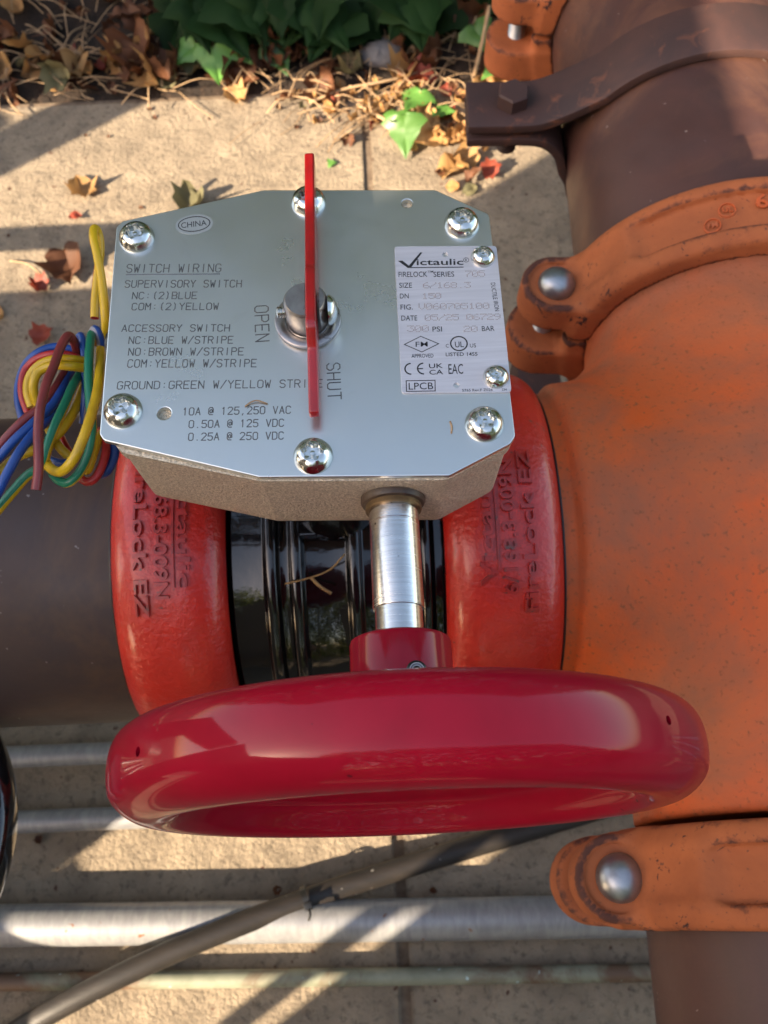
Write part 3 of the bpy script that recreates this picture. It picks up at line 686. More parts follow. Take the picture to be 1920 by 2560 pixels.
# ---- engraved lettering, one stroke font
G_ = {'A':[[(0,0),(2,6),(4,0)],[(.7,2),(3.3,2)]],'B':[[(0,0),(0,6),(3,6),(4,5),(4,4),(3,3.1),(0,3.1)],[(3,3.1),(4,2.2),(4,1),(3,0),(0,0)]],'C':[[(4,5),(3,6),(1,6),(0,5),(0,1),(1,0),(3,0),(4,1)]],'D':[[(0,0),(0,6),(2.8,6),(4,4.8),(4,1.2),(2.8,0),(0,0)]],'E':[[(4,6),(0,6),(0,0),(4,0)],[(0,3),(3.2,3)]],'G':[[(4,5),(3,6),(1,6),(0,5),(0,1),(1,0),(3,0),(4,1),(4,2.8),(2.4,2.8)]],'H':[[(0,0),(0,6)],[(4,0),(4,6)],[(0,3),(4,3)]],'I':[[(2,0),(2,6)]],'L':[[(0,6),(0,0),(3.8,0)]],'M':[[(0,0),(0,6),(2,2.6),(4,6),(4,0)]],'N':[[(0,0),(0,6),(4,0),(4,6)]],'O':[[(1,0),(0,1),(0,5),(1,6),(3,6),(4,5),(4,1),(3,0),(1,0)]],'P':[[(0,0),(0,6),(3,6),(4,5),(4,4),(3,3),(0,3)]],'R':[[(0,0),(0,6),(3,6),(4,5),(4,4),(3,3),(0,3)],[(2.2,3),(4,0)]],'S':[[(0,1),(1,0),(3,0),(4,1),(4,2),(3,3),(1,3.2),(0,4.2),(0,5),(1,6),(3,6),(4,5)]],'T':[[(0,6),(4,6)],[(2,6),(2,0)]],'U':[[(0,6),(0,1),(1,0),(3,0),(4,1),(4,6)]],'V':[[(0,6),(2,0),(4,6)]],'W':[[(0,6),(.9,0),(2,4),(3.1,0),(4,6)]],'Y':[[(0,6),(2,3),(4,6)],[(2,3),(2,0)]],'0':[[(1,0),(0,1),(0,5),(1,6),(3,6),(4,5),(4,1),(3,0),(1,0)]],'1':[[(1,4.8),(2,6),(2,0)]],'2':[[(0,5),(1,6),(3,6),(4,5),(4,4),(0,0),(4,0)]],'5':[[(4,6),(.4,6),(0,3.4),(2.8,3.6),(4,2.6),(4,1),(3,0),(1,0),(0,.8)]],':':[[(2,4),(2,4.4)],[(2,1),(2,1.4)]],'(':[[(3,6.4),(2,5),(2,1),(3,-.4)]],')':[[(1,6.4),(2,5),(2,1),(1,-.4)]],'/':[[(0,-.3),(4,6.3)]],',':[[(2,.6),(1.4,-.8)]],'.':[[(2,0),(2,.4)]],'@':[[(3,2),(2,1.5),(1.2,2.2),(1.2,3.6),(2,4.4),(3,4),(3,2),(4,2),(4,4.6),(3,6),(1,6),(0,4.8),(0,1.2),(1,0),(3.6,0)]],' ':[]}
def stroke_text(s, x0, y0, x1, y1, hgt, z, w=.30, hh=.16):
    n = len(s); L = math.hypot(x1-x0, y1-y0); ux, uy = (x1-x0)/L, (y1-y0)/L
    if s in ('OPEN', 'SHUT'): vx, vy = -uy, ux
    else: vx, vy = -uy, ux
    adv = L / (n - .28); V = []; F = []
    for i, ch in enumerate(s):
        for pl in G_[ch]:
            Q = [(i*adv + p[0]/4*adv*.70, p[1]/6*hgt) for p in pl]
            for (a, b) in zip(Q[:-1], Q[1:]):
                d = np.array(b) - np.array(a); l = np.hypot(*d); d = d/l; nn = np.array([-d[1], d[0]])
                a2 = np.array(a) - d*w*.4; b2 = np.array(b) + d*w*.4; k = len(V)
                for q, off, zz in ((a2, -w, 0), (a2, w, 0), (b2, w, 0), (b2, -w, 0), (a2+d*w*.5, -w*.35, hh), (a2+d*w*.5, w*.35, hh), (b2-d*w*.5, w*.35, hh), (b2-d*w*.5, -w*.35, hh)):
                    p = q + nn*off*.6; V.append((x0 + ux*p[0] + vx*p[1], y0 + uy*p[0] + vy*p[1], z + zz))
                F += [(k+4, k+5, k+6, k+7), (k, k+1, k+5, k+4), (k+1, k+2, k+6, k+5), (k+2, k+3, k+7, k+6), (k+3, k, k+4, k+7)]
    return V, F
for (s, x0, y0, x1, y1, hg) in ENGRAVED:
    V, F = stroke_text(s, x0, y0, x1, y1, hg*.93, 225.19, .30 if s not in ('OPEN', 'SHUT') else .36)
    fix_normals(obj('stamped_lettering', V, F, 'groove', plate, (x0, y0, 225.2), smooth=False))
d = [(-61.7, 21.9, 225.2), (-29.7, 20.6, 225.2)]
V = [(-61.7, 22.0, 225.2), (-29.7, 20.6, 225.2), (-29.7, 20.95, 225.3), (-61.7, 22.35, 225.3)]
obj('stamped_underline', V, [(0, 1, 2, 3)], 'groove', plate, (-61.7, 22, 225.2), smooth=False)
# ---- CHINA label: clear oval film with ring and word
def ell(cx, cy, a, b, rot, n=48): return [(cx + a*cos(t)*cos(rot) - b*sin(t)*sin(rot), cy + a*cos(t)*sin(rot) + b*sin(t)*cos(rot)) for t in np.linspace(0, 2*pi, n, endpoint=False)]
rot = radians(4)
lab = outline_solid('oval_label', [ell(-39.3, 42.4, 6.5, 4.3, rot)], 225.2, 225.26, 'clear', plate, (-39.3, 42.4, 225.2), .01)
outline_solid('label_ring', [ell(-39.3, 42.5, 5.65, 3.35, rot), ell(-39.3, 42.5, 5.3, 3.0, rot)], 225.26, 225.3, 'blackin', plate, (-39.3, 42.5, 225.26), .005)
def flat_text(name, s, x0, y0, x1, y1, hgt, z, m, par, off=0, th=.04, bold=0):
    V, F, w = text_mesh(s, .01, bold, 3); V = V.copy(); L = math.hypot(x1-x0, y1-y0); ux, uy = (x1-x0)/L, (y1-y0)/L
    x = V[:, 0]/w*L; y = V[:, 1]*hgt
    P = np.stack([x0 + ux*x - uy*y, y0 + uy*x + ux*y, z + V[:, 2]/.01*th], 1)
    return obj(name, P, F, m, par, (x0, y0, z), smooth=False)
flat_text('label_lettering', 'CHINA', -43.7, 40.9, -34.9, 41.7, 2.5, 225.26, 'blackin', plate)
# ---- name plate
NPL = rounded([(29.8, 28.7), (64.6, 27.1), (64.3, -30.3), (29.5, -28.9)], 1.3, 4)
npl = outline_solid('name_plate', [NPL, circle(46.97, 24.4, .95), circle(47.05, -26.95, .95)], 225.25, 225.95, 'name', vl, (47, 0, 225.9), .08)
ZP = 225.96
for (s, x0, y0, x1, y1, hg) in PRINT:
    if s in ('LISTED 14S5', 'UK', 'CA', 'UL'): b = .008
    else: b = .002
    if s == 'ictaulic': b = .012
    hg2 = hg*.95
    flat_text('printed_lettering', s, x0, y0, x1, y1, hg2, ZP, 'blackin', npl, bold=b)
def flat_poly(name, loops, m='blackin', z=ZP, th=.04):
    return outline_solid(name, loops, z, z+th, m, npl, (loops[0][0][0], loops[0][0][1], z), .004)
flat_poly('logo_check', [[(30.75, 22.5), (32.25, 22.54), (34.36, 20.35), (38.5, 25.64), (39.25, 25.6), (34.92, 19.33), (33.93, 19.39)]])
flat_poly('logo_line', [[(34.9, 19.33), (52.73, 18.61), (52.74, 18.95), (34.9, 19.67)]])
flat_poly('registered_ring', [circle(53.85, 21.68, .98), circle(53.85, 21.68, .82)])
flat_text('printed_lettering', 'R', 53.5, 21.1, 54.2, 21.08, 1.1, ZP, 'blackin', npl)
flat_poly('approval_diamond', [[(30.98, -10.9), (36.75, -7.9), (42.69, -11.2), (36.76, -14.2)], [(31.55, -10.92), (36.75, -8.2), (42.1, -11.19), (36.76, -13.9)]])
flat_poly('mark_ring', [circle(48.98, -11.45, 2.9, 32), circle(48.98, -11.45, 2.45, 32)])
flat_poly('mark_box', [[(31.0, -24.4), (40.5, -24.7), (40.3, -28.9), (30.9, -28.6)], [(31.3, -24.7), (40.2, -25.0), (40.0, -28.6), (31.2, -28.3)]])
def arcshape(cx, cy, r, w, a0, a1):
    A = np.radians(np.linspace(a0, a1, 18)); return [(cx + r*cos(a), cy + r*sin(a)) for a in A] + [(cx + (r-w)*cos(a), cy + (r-w)*sin(a)) for a in A[::-1]]
flat_poly('conformity_mark', [arcshape(33.0, -20.2, 2.25, .48, 92, 268)])
flat_poly('conformity_mark', [arcshape(37.05, -20.3, 2.25, .48, 92, 268)])
flat_poly('conformity_mark', [[(35.0, -20.1), (36.8, -20.1), (36.8, -20.5), (35.0, -20.5)]])
# dot peened characters
D57 = {'0':"01110 10001 10011 10101 11001 10001 01110",'1':"00100 01100 00100 00100 00100 00100 01110",'2':"01110 10001 00001 00110 01000 10000 11111",'3':"11111 00010 00100 00010 00001 10001 01110",'5':"11111 10000 11110 00001 00001 10001 01110",'6':"00110 01000 10000 11110 10001 10001 01110",'7':"11111 00001 00010 00100 01000 01000 01000",'8':"01110 10001 10001 01110 10001 10001 01110",'9':"01110 10001 10001 01111 00001 00010 01100",'V':"10001 10001 10001 10001 10001 01010 00100",'/':"00001 00001 00010 00100 01000 10000 10000",'.':"00000 00000 00000 00000 00000 00000 00100",' ':"00000 "*7}
for (s, x0, y0, x1, y1, hg) in DOTS:
    L = math.hypot(x1-x0, y1-y0); ux, uy = (x1-x0)/L, (y1-y0)/L; adv = L/(len(s)-.2); V = []; F = []; M_ = []
    for i, ch in enumerate(s):
        for r_, row in enumerate(D57[ch].split()):
            for c_, v in enumerate(row):
                if v == '1':
                    px = i*adv + c_/4*adv*.78; py = (6-r_)/6*hg*.92
                    X = x0 + ux*px - uy*py; Y = y0 + uy*px + ux*py; k = len(V); rr = .21
                    for a in range(6): V.append((X + rr*cos(a*pi/3), Y + rr*sin(a*pi/3), ZP))
                    V.append((X, Y, ZP+.12))
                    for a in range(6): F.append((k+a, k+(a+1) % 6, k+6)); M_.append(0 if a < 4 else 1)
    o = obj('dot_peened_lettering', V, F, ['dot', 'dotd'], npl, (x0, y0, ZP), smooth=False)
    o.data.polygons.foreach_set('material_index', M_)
# ---- spindle with washer, slot, pin and flag
V, F = lathe([(7.6, .05), (10.7, .05), (10.95, .4), (10.9, 1.7), (10.5, 2.0), (8.0, 2.0), (7.6, 1.7), (7.6, .05)], 72); V = V + np.array([0, 0, 225.2])
fix_normals(obj('washer', V, F, 'dsteel', vl, (0, 0, 225.2), sharp=40))
V, F = lathe([(7.3, 220), (7.3, 226.5), (7.0, 226.8), (7.0, 236.6), (6.2, 237.8), (0, 237.8)], 72)
# slot: cut by pushing the column apart is not needed, the flag passes through a real gap
bm = bmesh.new(); me = mesh('spindle', V, F, 'dsteel', sharp=35); bm.from_mesh(me); bmesh.ops.recalc_face_normals(bm, faces=bm.faces); bm.to_mesh(me); bm.free()
st = link('spindle', me, vl, (0, 0, 0))
cutV, cutF = box(.0, 4.6, -10, 10, 228, 245); cme = mesh('cut', cutV, cutF, 'dsteel', smooth=False); co = bpy.data.objects.new('cut', cme); COL.objects.link(co)
def boolean(o, co):
    md = o.modifiers.new('b', 'BOOLEAN'); md.operation = 'DIFFERENCE'; md.object = co; md.solver = 'EXACT'
    me = bpy.data.meshes.new_from_object(o.evaluated_get(bpy.context.evaluated_depsgraph_get())); o.modifiers.clear(); o.data = me
    cm = co.data; bpy.data.objects.remove(co); bpy.data.meshes.remove(cm)
st.location = Vector((0, 0, 0)); bpy.context.view_layer.update(); boolean(st, co); st.data.set_sharp_from_angle(angle=radians(35))
# flag profile in (y, z)
FP = [(-38.5, 229.2), (-38.0, 232.2), (-17, 235.2), (-12.5, 240.5), (-11.0, 241.2), (9.5, 241.0), (11.5, 240.0), (60.5, 237.4), (61.5, 236.4), (61.2, 229.6), (9, 228.2), (-9, 228.2)]
V = [(x, y, z) for x in (.35, 3.65) for y, z in FP]; n = len(FP)
F = [tuple(range(n)), tuple(range(2*n-1, n-1, -1))] + [(i, (i+1) % n, n + (i+1) % n, n + i) for i in range(n)]
fl = bevel(fix_normals(obj('position_flag', V, F, 'redpaint', vl, (2, 0, 235))), .8, 3, 20)
V, F = lathe([(0, 3.0), (2, 2.8), (3.8, 2.0), (4.9, .7), (5.0, 0), (0, 0)], 36); V = axis_map(V, 'x') + np.array([7.2, -1, 232.6])
pn = fix_normals(obj('pin_head', V, F, 'screw', vl, (7, -1, 232), sharp=50))
V, F = lathe([(0, -9.6)] + [(1.75 + (.25 if k % 2 else -.2), -9.5 + k*.42) for k in range(8)] + [(1.7, -6)], 16); V = axis_map(V, 'x') + np.array([0, -1, 232.6])
fix_normals(obj('pin_thread', V, F, 'screw', vl, (-8, -1, 232), sharp=50))
# ---- input shaft, bushing, handwheel
SX, SZ = 25.4, 205.0
def yl(prof, m, nm, par, n=72, sharp=35):   # prof (r, y)
    V, F = lathe(prof, n); V = axis_map(V, 'y'); V = V + np.array([SX, 0, SZ])
    return fix_normals(obj(nm, V, F, m, par, (SX, prof[0][1], SZ), sharp=sharp))
yl([(8, -50), (10.5, -52), (10.6, -57.6), (10.0, -58.6), (8, -59.4)], 'grease', 'shaft_boss', vl)
yl([(8, -56), (9.0, -56.5), (9.2, -60.6), (8.9, -61.0), (8, -61.0)], 'brass', 'bushing', vl)
shaft = yl([(7.9, -56), (8.05, -58), (8.05, -65.4), (7.95, -65.5), (7.95, -65.8), (8.05, -65.9), (8.05, -93.5), (7.9, -93.9), (7.45, -94.0), (7.45, -108)], 'steel', 'input_shaft', vl)
hw = thing('hand_wheel_tmp', 'x', 'x', (SX, -128, SZ)); del hw['label']; del hw['category']; hw.name = 'handwheel'; WLOC['handwheel'] = Vector((SX, -128, SZ))*S
hw.parent = vl; hw.location = Vector((SX, -128, SZ))*S - WLOC['butterfly_valve']
yl([(7.5, -103.6), (14.2, -103.6), (15.2, -104.2), (15.6, -105.4), (15.6, -132), (7.5, -133)], 'hub', 'hub', hw)
rp_ = [(12, -129.0), (40, -130.5), (60, -131.5), (70, -130.8), (75.5, -130.6), (79.2, -131.5), (81.8, -133.6), (83.3, -136.6), (83.9, -140), (83.9, -144), (83.3, -148), (82, -150.4), (79.6, -152.8), (76.4, -154.7), (73.0, -155.6), (69.8, -155.7), (67.4, -155.0), (65.6, -153.2), (64.2, -150.4), (62.2, -147.4), (58.5, -145.0), (50, -143.2), (36, -141), (20, -139.5), (0, -139)]
rp2 = [(r if 0 < r < 1e3 else r, y) for r, y in rp_]
# smooth the profile
Q = []; E = [np.array(p) for p in ([rp_[0]] + rp_ + [rp_[-1]])]
for i in range(1, len(E)-2):
    a, b, c, d = E[i-1:i+3]
    for t in np.linspace(0, 1, 3, endpoint=False): Q.append(tuple(.5*((2*b)+(-a+c)*t+(2*a-5*b+4*c-d)*t*t+(-a+3*b-3*c+d)*t**3)))
Q.append((0, -139))
rim = yl(Q, 'crimson', 'rim', hw, 200, 80)
for (hx, hy, hz_) in ((-38.6, -142.5, 0), (86.3, -141.3, 0)):
    ddx = hx - SX; ddz = math.sqrt(max(1, 83.9**2 - ddx**2)); ang = math.atan2(ddz, ddx)
    cv, cf = lathe([(0, 78), (1.15, 78), (1.15, 90), (0, 90)], 20)
    cv = np.stack([cv[:, 0], cv[:, 1], cv[:, 2]], 1)
    al = ang; D = np.array([cos(al), 0, sin(al)]); U = np.array([0, 1, 0]); Wd = np.cross(D, U)
    P = np.array([SX, hy, SZ]) + cv[:, :1]*Wd + cv[:, 1:2]*U + cv[:, 2:]*D
    co = bpy.data.objects.new('cut', mesh('cut', P, cf, 'crimson')); COL.objects.link(co); fix_normals(co); bpy.context.view_layer.update(); boolean(rim, co)
    cv2, cf2 = lathe([(0, 0), (1.1, 0)], 20)
rim.data.polygons.foreach_set('use_smooth', [True]*len(rim.data.polygons)); rim.data.set_sharp_from_angle(angle=radians(50))
# roll pin: a coiled spring pin standing in the hub
pc = np.array([29.4, -117.0, SZ + 15.0]); pv = []; 
V = []; F = []
for k in range(30):
    a = k/29*2*pi*1.45; r = 2.35 - .9*k/29
    for rr, zz in ((r, -3), (r, 1.5), (r-.38, 1.5), (r-.38, -3)): V.append((pc[0] + rr*cos(a), pc[1] + rr*sin(a), pc[2] + zz))
for k in range(29):
    for q in range(4): F.append((4*k+q, 4*k+(q+1) % 4, 4*k+4+(q+1) % 4, 4*k+4+q))
F += [(3, 2, 1, 0), (116, 117, 118, 119)]
fix_normals(obj('roll_pin', V, F, 'dsteel', hw, tuple(pc), sharp=40))
V, F = lathe([(0, .25), (2.9, .25), (3.1, -.3)], 24); V = V + pc + np.array([0, 0, .35])
obj('pin_hole', V, F, 'tie', hw, tuple(pc))
# small debris lying on the cover plate: two fibres
for lab, pts, r in (('short dark curved fibre lying on the cover plate below the long stamped line', [(-20.3, -31.1, 225.5), (-18.4, -29.9, 225.9), (-16.2, -29.5, 226.0), (-13.2, -30.5, 225.5)], .26),
                    ('tiny dark splinter lying on the cover plate left of its lower right screw', [(44.2, -39.6, 225.5), (44.6, -41.6, 225.6), (44.3, -43.8, 225.5)], .3)):
    V, F, uv = tube(pts, r, 6, 4); tag(obj('plant_fibre', V, F, 'twig', None, pts[0]), lab, 'fibre')
# ================================================================== WIRES
WI = [('yellow_top', 'w_yr', 1.75, 'yellow wire with a red stripe, folded upright at the top left corner of the plate'),
('maroon_front', 'w_mar', 1.75, 'maroon wire crossing in front of the whole coil and ending in a cut tip'),
('blue_arch', 'w_bs', 1.7, 'striped blue wire arching up against the left edge of the cover plate'),
('green_drop', 'w_gy', 1.75, 'green wire with yellow stripe dropping beside the plate and looping back under the coil'),
('blue_arch2', 'w_bs', 1.5, 'thin blue wire arching just left of the green one'),
('yellow_front', 'w_yellow', 1.85, 'thick yellow wire sweeping in front of the right side of the coil'),
('blue_coil', 'w_blue', 1.7, 'blue wire forming the outermost turn of the coil'),
('red_coil', 'w_red', 1.6, 'red wire turn just inside the blue outer turn'),
('yellow_coil', 'w_yellow', 1.75, 'outer yellow turn of the wire coil'),
('yellow_coil_inner', 'w_yellow', 1.8, 'innermost yellow turn of the wire coil, running down to the right'),
('maroon_long', 'w_mar', 1.75, 'maroon wire leaving the coil at the left edge of the photo'),
('blue_long', 'w_blue', 1.8, 'upper of the two blue wires leaving the coil to the lower left'),
('blue_long_lower', 'w_blue', 1.8, 'lower of the two blue wires leaving the coil to the lower left'),
('green_long', 'w_gy', 1.85, 'long green wire with yellow stripe ending lowest at the left edge'),
('yellow_mid', 'w_yellow', 1.8, 'yellow wire running behind the blue ones to the left edge'),
('red_small', 'w_red', 1.65, 'red wire loop hanging under the lower left corner of the plate'),
('blue_small', 'w_blue', 1.9, 'short blue wire bend nearest the gearbox, under the plate corner'),
('yellow_small', 'w_yellow', 1.6, 'small yellow wire bend behind the red hanging loop'),
('blue_inner', 'w_blue', 1.7, 'short blue wire visible inside the lowest yellow loop'),
('red_inner', 'w_red', 1.4, 'thin red wire glimpsed through the middle of the coil')]
CUT = {'yellow_top', 'maroon_front', 'maroon_long', 'green_long', 'blue_long'}
for key, m, r, lab in WI:
    P = WP[key]; V, F, uv = tube(P, r*.95, 14, 6, twist=1.2 if m in ('w_gy', 'w_yr', 'w_bs') else 0)
    o = obj('wire', V, F, m, None, P[0], uv=uv, sharp=60); fl_ = [p for p in o.data.polygons]
    tag(o, lab, 'wire', 'loose coiled wires left of the gearbox')
# lead in stub where the wires leave the gearbox
V, F = lathe([(0, 0), (8, 0), (8.6, 1), (8.6, 9), (6.5, 12), (0, 12)], 32); V = axis_map(V, 'x'); V[:, 0] = -61 - V[:, 0]; V = V + np.array([0, 8, 201])
fix_normals(obj('wire_grommet', V, F, 'tie', vl, (-61, 8, 201), sharp=40))

# ================================================================== CONDUITS, CABLE, BLACK RIM at the left
def conduit(y0, y1, z, r, m, lab, x0=-1600, x1=1600):
    n = 24; P = [(x0 + (x1-x0)*i/n, y0 + (y1-y0)*i/n, z) for i in range(n+1)]
    V, F, uv = tube(P, r, 40, 1); o = obj('conduit', V, F, m, None, (x0, y0, z), sharp=60); tag(o, lab, 'conduit', 'pipes lying on the concrete under the valve'); return o
def lin(xa, ya, xb, yb, x): return ya + (yb-ya)*(x-xa)/(xb-xa)
def cl_(xa, ya, xb, yb): return lin(xa, ya, xb, yb, -1600), lin(xa, ya, xb, yb, 1600)
conduit(-46, -60, -306, 9.0, 'galv', 'thin grey conduit nearest the dark pipe, half hidden in shade')
conduit(-98, -112, -308, 9.0, 'galv', 'grey conduit passing behind the left end of the handwheel')
conduit(*cl_(-280, -181, 209, -194.5), -303, 15.5, 'galv', 'thick bright galvanised pipe, the widest under the cable')
conduit(*cl_(-278, -221, 209, -234.5), -312, 6.5, 'galvg', 'thin greenish pipe lying closest to the bottom edge')
cab = [(330.0, -76.2, -314.0), (277.5, -91.2, -310.9), (225.0, -104.7, -310.9), (172.5, -117.4, -312.1), (120.0, -129.6, -312.3), (67.5, -141.8, -310.2), (15.0, -154.7, -305.1), (-37.5, -168.6, -297.7), (-90.0, -184.2, -289.3), (-142.5, -201.8, -282.3), (-195.0, -222.1, -280.0), (-247.5, -245.4, -286.6), (-300.0, -272.4, -307.4)]
V, F, uv = tube(cab, 8.6, 28, 10, squash=(1.0, .8))
# twin core jacket: two shallow ridges
V = np.asarray(V); n = 28
cable = obj('cable', V, F, 'cable', None, cab[7], uv=uv)
tag(cable, 'thick weathered brown cable crossing the foreground diagonally', 'cable')
for sgn in (-1, 1):
    pass
# groove line: a thin raised rib along the cable
rib = [(p[0], p[1]-3.4, p[2]+5.6) for p in cab]
V, F, uv = tube(rib, .8, 8, 10); obj('jacket_rib', V, F, 'cable', cable, rib[0])
cdir = np.array([-50, -19, 0.]); cdir /= np.linalg.norm(cdir); c0 = np.array([-49.0, -171.9, -295.8])
sd = np.array([-cdir[1], cdir[0], 0]); up = np.array([0, 0, 1.])
P = [c0 + (sd*cos(a)*9.2 + up*sin(a)*9.2) for a in np.linspace(0, 2*pi, 33)]
V = []; F = []
for k, p in enumerate(P[:-1]):
    o_ = (p - c0)/np.linalg.norm(p-c0)
    for dd, dr in ((-2.3, 0), (2.3, 0), (2.3, 1.3), (-2.3, 1.3)): V.append(p + cdir*dd + o_*dr)
for k in range(32):
    for q in range(4): F.append((4*k+q, 4*k+(q+1) % 4, (4*k+4+(q+1) % 4) % 128, (4*k+4+q) % 128))
tie = fix_normals(obj('cable_tie', V, F, 'tie', None, tuple(c0), sharp=40)); tag(tie, 'small black nylon tie wrapped around the brown cable', 'cable tie')
V, F = box(-3.2, 3.2, -2.6, 2.6, 0, 4.5); Rz = math.atan2(cdir[1], cdir[0]); c, s = cos(Rz), sin(Rz)
V = np.stack([V[:, 0]*c-V[:, 1]*s, V[:, 0]*s+V[:, 1]*c, V[:, 2]], 1) + c0 + sd*5 + up*9.5
bevel(obj('tie_head', V, F, 'tie', tie, tuple(c0 + up*10)), .6)
V, F, uv = tube([c0+sd*6+up*12, c0+sd*11+up*15, c0+sd*15+up*14+cdir*3], 1.0, 8, 4); obj('tie_tail', V, F, 'tie', tie, tuple(c0+up*10))
# black glossy hand wheel rim of a neighbouring valve, only its edge is seen
V, F = lathe([(0, -6), (40, -4), (66, 2), (76, 10), (80, 14), (85, 15.5), (90, 13), (92.5, 7), (92, 0), (89, -7), (83, -11), (70, -12), (0, -12)], 128)
V = V + np.array([-257, -138, 2]); bk = fix_normals(obj('black_cover', V, F, 'black', None, (-264, -141, 0)))
tag(bk, 'glossy black round rim cut by the left edge below the dark pipe', 'valve cover')
# brown square block behind the tee, between lug and red coupling
V, F = box(134, 168, 178, 228, -330, -150)
V = np.array(V); ps = obj('brown_block', V, F, 'strap', None, (150, 203, -320), smooth=False); bevel(ps, 2); tag(ps, 'brown square block behind the tee, right of the gearbox', 'pipe stand')
V, F = box(118, 186, 160, 246, -322, -314); bevel(obj('foot_plate', V, F, 'strap', ps, (150, 203, -320), smooth=False), 1.5)

# ================================================================== IVY, LEAVES, LITTER
def leaf_mesh(kind, m, curl=.2, sd=0):
    r_ = random.Random(sd)
    if kind == 'ivy':
        pts = [(0, 0), (.16, -.06), (.42, -.02), (.60, .14), (.40, .30), (.36, .42), (.20, .62), (.0, 1.0)]
    elif kind == 'maple':
        pts = [(0, 0), (.22, -.02), (.42, .08), (.40, .24), (.54, .40), (.38, .52), (.30, .76), (.12, .82), (0, 1.0)]
    else:
        pts = [(0, 0), (.18, .08), (.32, .26), (.36, .45), (.30, .66), (.16, .86), (0, 1.0)]
    n = len(pts); V = []; F = []
    mid = [(0, p[1] if 0 <= p[1] else 0) for p in pts]
    def z(x, y): return curl*(x*x*1.6*(1 if kind != 'ivy' else -.6) + .5*(y-.45)**2) + .05*sin(x*9+sd)*cos(y*8+sd*2)*(1+curl*2)
    for sx in (-1, 1):
        b = len(V)
        for (x, y), (mx, my) in zip(pts, mid):
            x2 = x*(1 + r_.uniform(-.12, .12)); 
            V.append((mx, my, z(0, my) - .03)); V.append((sx*x2*.5, (y+my)/2, z(x2*.5, y)+.02)); V.append((sx*x2, y, z(x2, y)))
        for i in range(n-1):
            for k in range(2):
                q = (b+3*i+k, b+3*i+k+1, b+3*i+4+k, b+3*i+3+k); F.append(q if sx > 0 else q[::-1])
    me = mesh('leaf', V, F, m, True); return me
def place(name, me, parent, loc, size, rz, rx=0, ry=0):
    o = link(name, me, parent, loc); o.scale = (size,)*3; o.rotation_euler = (rx, ry, rz); return o
ivm = [leaf_mesh('ivy', 'ivy', .3, i) for i in range(4)]; ivd = [leaf_mesh('ivy', 'ivyd', .3, i+9) for i in range(4)]
drym = {c: [leaf_mesh(k, c, cu, i) for i, (k, cu) in enumerate((('maple', .8), ('oval', 1.4), ('maple', 1.6), ('oval', 2.2)))] for c in ('tan', 'brown', 'redleaf', 'olive')}
def ivy(label, lv, base_, m, group=None):
    t = thing('ivy_plant', label, 'ivy', base_, group)
    for (x, y, z, s, rz, rx, ry) in lv:
        place('leaf', random.choice(m), t, (x, y, z), s, rz, rx, ry)
        # petiole back to the vine
        bx, by, bz = base_; q = .35
        V, F, uv = tube([(x, y, z), (x + (bx-x)*q*.5, y + 12, z-4), (x + (bx-x)*q, y + 30, z-14)], [1.1]*9, 5, 4, caps=False)
        if rng.random() < .7: obj('stem', V, F, 'twig', t, (x, y, z))
    return t
R = random.uniform
# bright trio of leaves in the sun, left
ivy('bright sunlit ivy sprig of three pale leaves over the slab, left of the red flag',
    [(-148, 735, -284, 46, pi+.1, -.5, .1), (-168, 742, -284, 38, pi-.9, -.45, -.2), (-130, 742, -284, 38, pi+.8, -.45, .2)], (-150, 800, -280), ivm)
ivy('single small sunlit ivy leaf at the edge of the dark bank, above the flag', [(-80, 744, -290, 42, pi+.35, -.5, .2)], (-80, 800, -290), ivm)
ivy('sunlit ivy sprig lying on the slab left of the strap clamp', [(88, 668, -300, 40, 2.6, .1, .1), (104, 650, -308, 26, 4.2, .2, 0), (60, 640, -300, 30, 2.9, .3, .2)], (110, 690, -314), ivm)
ivy('broad green ivy leaf standing up from the slab just below the sunlit sprig', [(66, 622, -288, 46, 3.0, -.7, .2)], (80, 650, -316), ivm)
ivy('bright green ivy leaf against the far orange coupling', [(150, 735, -270, 40, 3.6, -.5, .3), (178, 700, -290, 28, 2.2, -.5, 0), (196, 700, -290, 26, 3.4, -.4, 0)], (170, 770, -290), ivm)
# dark clumps
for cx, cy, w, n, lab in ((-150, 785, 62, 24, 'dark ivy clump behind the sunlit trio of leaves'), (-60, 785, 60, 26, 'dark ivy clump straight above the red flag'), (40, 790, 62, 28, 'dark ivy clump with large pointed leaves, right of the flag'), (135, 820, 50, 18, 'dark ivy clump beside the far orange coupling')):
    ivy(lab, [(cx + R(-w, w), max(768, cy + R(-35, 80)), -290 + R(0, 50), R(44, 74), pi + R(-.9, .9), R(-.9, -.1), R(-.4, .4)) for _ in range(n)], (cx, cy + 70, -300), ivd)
ivy('green ivy tips at the top left corner of the photo', [(-400 + R(-30, 50), 860 + R(-10, 30), -285, R(30, 44), R(2, 4), .3, .1) for _ in range(4)], (-380, 900, -300), ivm)
